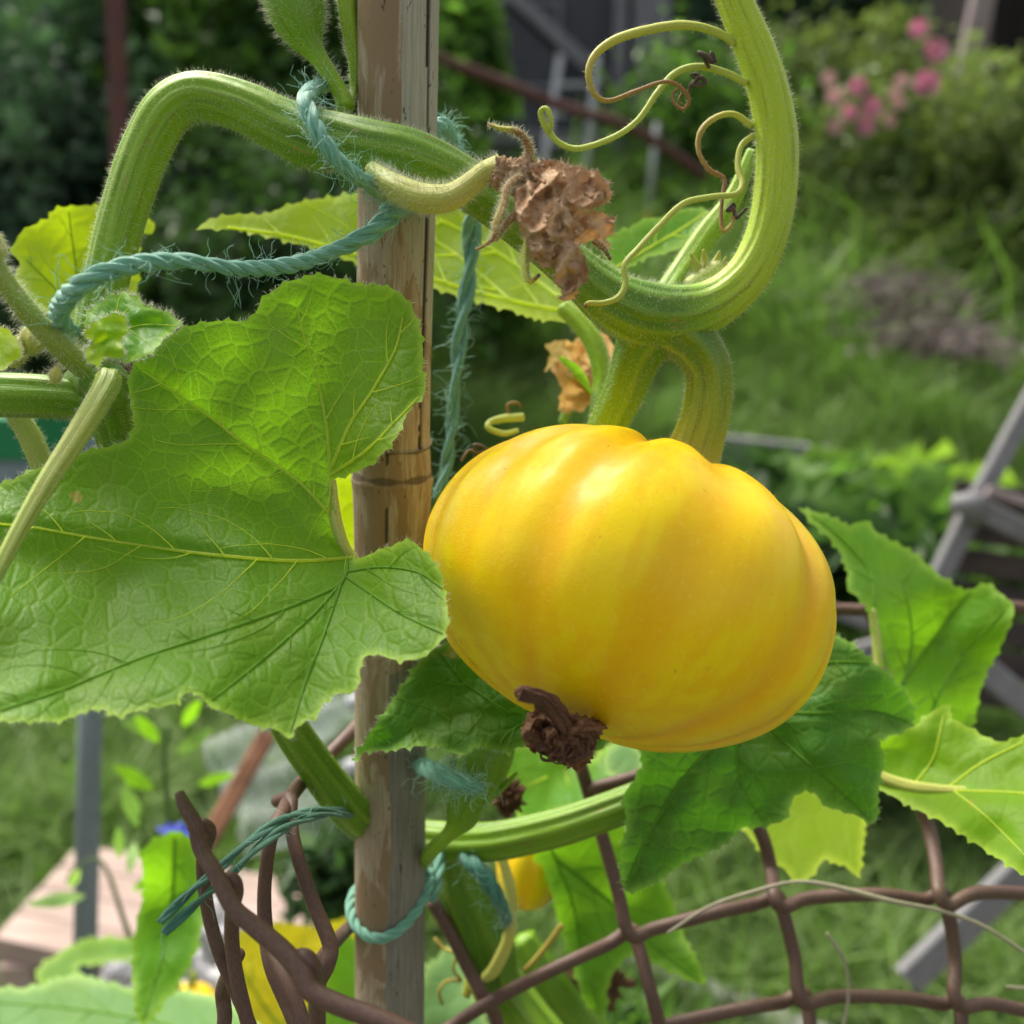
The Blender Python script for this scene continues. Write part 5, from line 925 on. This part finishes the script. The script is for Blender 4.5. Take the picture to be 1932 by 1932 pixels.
# ---------------------------------------------------------------- chain-link fence
m_wire = plain('brown_wire', (.135, .075, .058), .45, .35, 5, .35, spec=.4, col2=(.085, .048, .038), bd=.0005, dirt=.5)
root_f = thing('chain_link_fence', P(1200, 2000, .46), 'brown plastic coated wire fence, curled open at its left end', 'fence')
def wire(pts, lab=None, step=6):
    mb = MB(); tube(mb, pts, step, seg=20, bump=.006); o = mb.build('wire', m_wire, root_f)
    if lab: o['label'] = lab
RW = 14.5
def zz(pts, d0=.455, lab=None):
    out = []
    for i, p in enumerate(pts):
        x, y = p[:2]; d = d0 + (p[2] if len(p) > 2 else 0)
        out.append((x, y, d, p[3] * 1.05 if len(p) > 3 else 12.8))
    wire(out, lab)
zz([(1080, 1400, .0), (1098, 1452, 0), (1112, 1500, .003), (1140, 1590, 0), (1168, 1690, -.003), (1179, 1744, -.006), (1196, 1768, -.006), (1236, 1752, 0), (1350, 1722, 0), (1430, 1704, .005), (1466, 1690, .006), (1478, 1722, .002), (1498, 1800, 0), (1506, 1868, -.006), (1522, 1894, -.006), (1580, 1880, 0), (1700, 1882, 0), (1778, 1894, .005), (1806, 1884, .006), (1814, 1920, .002), (1816, 1990, 0)], .46)
zz([(1395, 1500, 0), (1436, 1572, 0), (1455, 1640, 0), (1461, 1690, -.016), (1478, 1712, -.016), (1530, 1694, -.01), (1660, 1688, -.01), (1740, 1698, -.005), (1778, 1686, -.004), (1790, 1724, -.006), (1802, 1810, -.008), (1800, 1874, -.016), (1818, 1900, -.016), (1870, 1894, -.01), (1990, 1920, 0)], .47)
zz([(1720, 1480, 0), (1752, 1560, 0), (1766, 1630, -.012), (1772, 1684, -.026), (1790, 1708, -.026), (1850, 1684, -.02), (2000, 1690, 0)], .48)
zz([(700, 2010, -.02), (830, 1950, 0), (900, 1905, 0), (985, 1858, 0), (1080, 1812, 0), (1150, 1780, .010), (1192, 1754, .011), (1206, 1790, .007), (1228, 1870, 0), (1250, 1960, 0)], .455)
zz([(1150, 1990, 0), (1230, 1945, 0), (1330, 1918, 0), (1430, 1898, 0), (1480, 1890, .010), (1516, 1872, .011), (1526, 1915, .007), (1535, 2000, 0)], .455)
zz([(1112, 1490, 0), (1140, 1482, 0), (1200, 1465, 0), (1300, 1430, .01), (1420, 1400, .02)], .46)
zz([(1540, 1150, 0, 11), (1600, 1150, 0, 11), (1632, 1150, .0, 11), (1660, 1138, .01, 11), (1760, 1132, .01, 11), (1860, 1136, 0, 11), (1915, 1145, 0, 11), (2000, 1152, 0, 11)], .56)
zz([(1640, 1150, 0, 11), (1662, 1210, 0, 11), (1690, 1300, -.02, 12), (1715, 1400, -.05, 12), (1730, 1490, -.07, 12)], .565)
zz([(815, 1700, 0), (850, 1760, 0), (885, 1830, 0), (915, 1885, -.004), (935, 1920, 0), (950, 1990, 0)], .465)
W = lambda *p, lab=None: wire(list(p), lab)
W((338, 1495, .290, 9), (348, 1520, .289, 13), (368, 1555, .288, 14), (378, 1600, .288, 15), (408, 1650, .284, 16), (440, 1712, .280, 17), (480, 1748, .278, 18), (530, 1790, .275, 19), (566, 1832, .272, 20), (585, 1868, .270, 20), (640, 1896, .268, 20), (720, 1925, .266, 20), (800, 1962, .264, 20), lab='thickest front wire, its cut end sticking up at left')
W((362, 1560, .296, 12), (384, 1556, .294, 13), (396, 1572, .298, 13), (384, 1610, .306, 13), (384, 1660, .312, 13), (395, 1730, .315, 13), (415, 1800, .315, 13), (445, 1870, .315, 13), (482, 1960, .315, 13))
W((412, 1668, .290, 13), (436, 1658, .286, 14), (446, 1680, .290, 14), (438, 1720, .30, 14), (438, 1780, .305, 14), (448, 1850, .305, 14), (475, 1960, .305, 14))
W((745, 1300, .47, 13), (690, 1352, .45, 13), (650, 1395, .435, 13), (600, 1445, .42, 13), (558, 1490, .385, 14), (535, 1530, .36, 14), (512, 1580, .345, 13), (500, 1660, .345, 13), (500, 1740, .345, 14), (512, 1820, .34, 15), (545, 1900, .335, 15), (580, 1980, .33, 15))
W((522, 1512, .375, 12), (548, 1506, .368, 13), (548, 1545, .36, 13), (560, 1610, .352, 13), (590, 1700, .35, 14), (622, 1780, .345, 15), (618, 1820, .342, 15), (600, 1860, .342, 15), (596, 1930, .342, 15))
W((800, 1640, .48, 12), (740, 1690, .465, 12), (672, 1738, .44, 12), (632, 1778, .385, 13), (606, 1812, .348, 14), (592, 1850, .34, 14))
W((548, 1812, .282, 15), (575, 1806, .274, 17), (592, 1830, .276, 17), (598, 1880, .288, 16), (600, 1980, .295, 16))
W((415, 1980, .33, 14), (424, 1920, .33, 14), (420, 1870, .33, 14), (432, 1835, .32, 13), (450, 1800, .312, 13))
W((500, 1760, .335, 14), (535, 1840, .325, 15), (560, 1900, .32, 16), (585, 1990, .315, 16))
# thin dry bindweed strand crossing the fence
m_strand = plain('dry_strand', (.36, .33, .24), .8)
mb = MB(); tube(mb, [(1260, 1760, .44, 3), (1340, 1710, .44, 3.5), (1430, 1680, .44, 4), (1500, 1664, .44, 3.5), (1570, 1672, .44, 5), (1680, 1700, .44, 5), (1780, 1720, .45, 4), (1860, 1750, .45, 3.5), (1960, 1815, .45, 3)], 6, seg=8)
tube(mb, [(1560, 1760, .45, 3), (1595, 1820, .45, 3), (1600, 1890, .45, 3), (1585, 1960, .45, 3)], 6, seg=6); tube(mb, [(1900, 1862, .46, 3), (1935, 1864, .46, 3), (1990, 1858, .46, 3)], 6, seg=6)
tag(mb.build('dry_strand', m_strand), 'thin dry plant strand looping across the fence wires at right', 'dead stem')

# ---------------------------------------------------------------- borage-like flower, plastic sheet, white sack
root = thing('flowering_weed', P(330, 1990, .85), 'thin weed with drooping buds and one blue flower behind the curled wires', 'wildflower')
m_weed = foliage_mat('weed_leaf', (.10, .21, .04), (.22, .38, .10), (.3, .55, .08), .4)
mb = MB()
for pts in ([(345, 1990, .85, 8), (330, 1800, .85, 7), (322, 1640, .85, 6), (318, 1540, .85, 6), (310, 1440, .85, 5), (318, 1370, .85, 4)], [(310, 1990, .9, 7), (275, 1850, .9, 6), (235, 1740, .9, 5), (205, 1650, .9, 4), (180, 1620, .9, 3), (140, 1640, .9, 2), (125, 1665, .9, 2)], [(330, 1700, .85, 5), (280, 1600, .86, 4), (262, 1520, .86, 4), (250, 1470, .86, 3)]): tube(mb, pts, 8, seg=8)
mb.build('stem', m_stalk, root)
for k, (x, y, a, l, w_) in enumerate(((300, 1400, 2.3, 70, 26), (335, 1420, .6, 80, 26), (290, 1490, 2.6, 90, 30), (262, 1560, 1.9, 90, 30), (345, 1370, 1.0, 60, 22), (285, 1380, 2.8, 60, 20), (375, 1480, .3, 70, 20), (160, 1690, 3.3, 110, 26), (250, 1680, .5, 70, 22), (225, 1620, 1.6, 60, 20), (150, 1640, 4.2, 40, 18), (255, 1590, 4.5, 60, 20))):
    dx, dy = math.cos(a), -math.sin(a); nx_, ny_ = -dy, dx; ol = [(x, y), (x + dx * l * .35 + nx_ * w_ / 2, y + dy * l * .35 + ny_ * w_ / 2), (x + dx * l * .7 + nx_ * w_ * .4, y + dy * l * .7 + ny_ * w_ * .4), (x + dx * l, y + dy * l), (x + dx * l * .7 - nx_ * w_ * .4, y + dy * l * .7 - ny_ * w_ * .4), (x + dx * l * .35 - nx_ * w_ / 2, y + dy * l * .35 - ny_ * w_ / 2)]
    leaf('leaf', ol, [(x, y, .86), (x + dx * l, y + dy * l, .83), (x + nx_ * 30, y + ny_ * 30, .87)], LF_SEA if k % 2 else LF_MID, parent=root, sp=9, seed=40 + k, teeth=.2, rip=.006, ripk=.02)
m_blue = plain('petal_blue', (.10, .14, .75), .5, .2, 5, .1, tr=(.2, .25, .9), trans=.3)
for k in range(5):
    a = .2 + k * .62; x, y = 335, 1572; dx, dy = math.cos(a), -math.sin(a) * .5
    leaf('petal', [(x, y), (x + dx * 20 - dy * 16, y + dy * 20 + dx * 8), (x + dx * 46, y + dy * 46), (x + dx * 20 + dy * 16, y + dy * 20 - dx * 8)], [(x, y, .82), (x + dx * 40, y + dy * 40, .80 + .02 * (k % 2)), (x + 20, y - 30, .82)], m_blue, parent=root, sp=6, seed=60 + k, teeth=0, step=5)
def sheet(name, label, cat, outline, ctrl, mat, seed, crump, parent=None):
    o, _ = leaf(name, outline, ctrl, mat, sp=7, rip=.03, ripk=.012, crump=crump, seed=seed, teeth=.3, parent=parent)
    if cat: tag(o, label, cat)
    return o
t = NT('clear_plastic'); u = t.attr('uvw'); b = t.n('Bump', {'Strength': .6, 'Distance': .01, 'Height': t.noise(u, 3, 4)})
m_clear = t.finish(t.n('MixShader', {0: t.rng(t.noise(u, 1.2, 4), .35, .65, .06, .34), 1: t.n('BsdfTransparent', {0: (.92, .96, .96)}), 2: t.n('MixShader', {0: .35, 1: t.pbsdf(Base_Color=(.62, .68, .68), Roughness=.22, Specular_IOR_Level=.7, Normal=b), 2: t.n('BsdfTranslucent', {0: (.75, .8, .8)})})}))
def bottle(x0, y0, x1, y1, d, r, label):
    A, B = P(x0, y0, d), P(x1, y1, d + .02); mb = MB(); n = 90; f = np.linspace(0, 1, n); c = A + (B - A) * f[:, None]
    R_ = r * PX * d * np.where(f < .76, 1 - .06 * (np.sin(f * 70) > .2) * (f > .06) - .10 * np.exp(-((f - .38) / .05) ** 2), np.clip(1 - (f - .76) / .16 * .68, .32, 1)); R_[:3] *= (.55, .85, .96)
    tube3(mb, c, R_, 32, 0, bump=.02); o = mb.build('shell', m_clear); rt = thing('plastic_bottle', A, label, 'bottle', 'clear bottles behind the curled wires'); attach(o, rt)
    mb = MB(); t_ = (B - A) / np.linalg.norm(B - A); tube3(mb, [B + t_ * .002, B + t_ * .016], [r * PX * d * .38] * 2, 20, ridge=20, rd=.06); mb.build('cap', m_white, rt)
bottle(395, 1440, 655, 1330, 1.22, 44, 'uppermost clear ribbed bottle under the big leaf edge')
bottle(420, 1500, 650, 1450, 1.16, 42, 'clear ribbed bottle in the middle of the pile, crossed by the rusty bar')
bottle(455, 1575, 690, 1530, 1.12, 42, 'lowest clear ribbed bottle, right above the planks')
bottle(560, 1395, 760, 1240, 1.30, 40, 'clear ribbed bottle leaning up behind the stake')
m_terra = plain('rusty_brown', (.30, .14, .08), .8, .4, 4, .4)
mb = MB(); bar(mb, P(505, 1385, 1.12), P(385, 1600, 1.06), 36 * PX, .02, tuple(-FW)); tag(mb.build('rusty_bar', m_terra, smooth=False), 'rusty brown bar slanting through the clear plastic', 'bar')
m_sack = plain('white_sack', (.74, .74, .78), .5, .12, 3, .3, tr=(.8, .8, .85), trans=.25, bd=.006)
sheet('plastic_sack', 'crumpled white plastic sack on the ground behind the narrow hanging leaf', 'sack', [(195, 1830), (260, 1760), (300, 1730), (380, 1690), (440, 1700), (470, 1800), (480, 1990), (180, 1990)], [(195, 1830, .98), (380, 1690, 1.05), (480, 1990, .92), (180, 1990, .92)], m_sack, 73, .08)
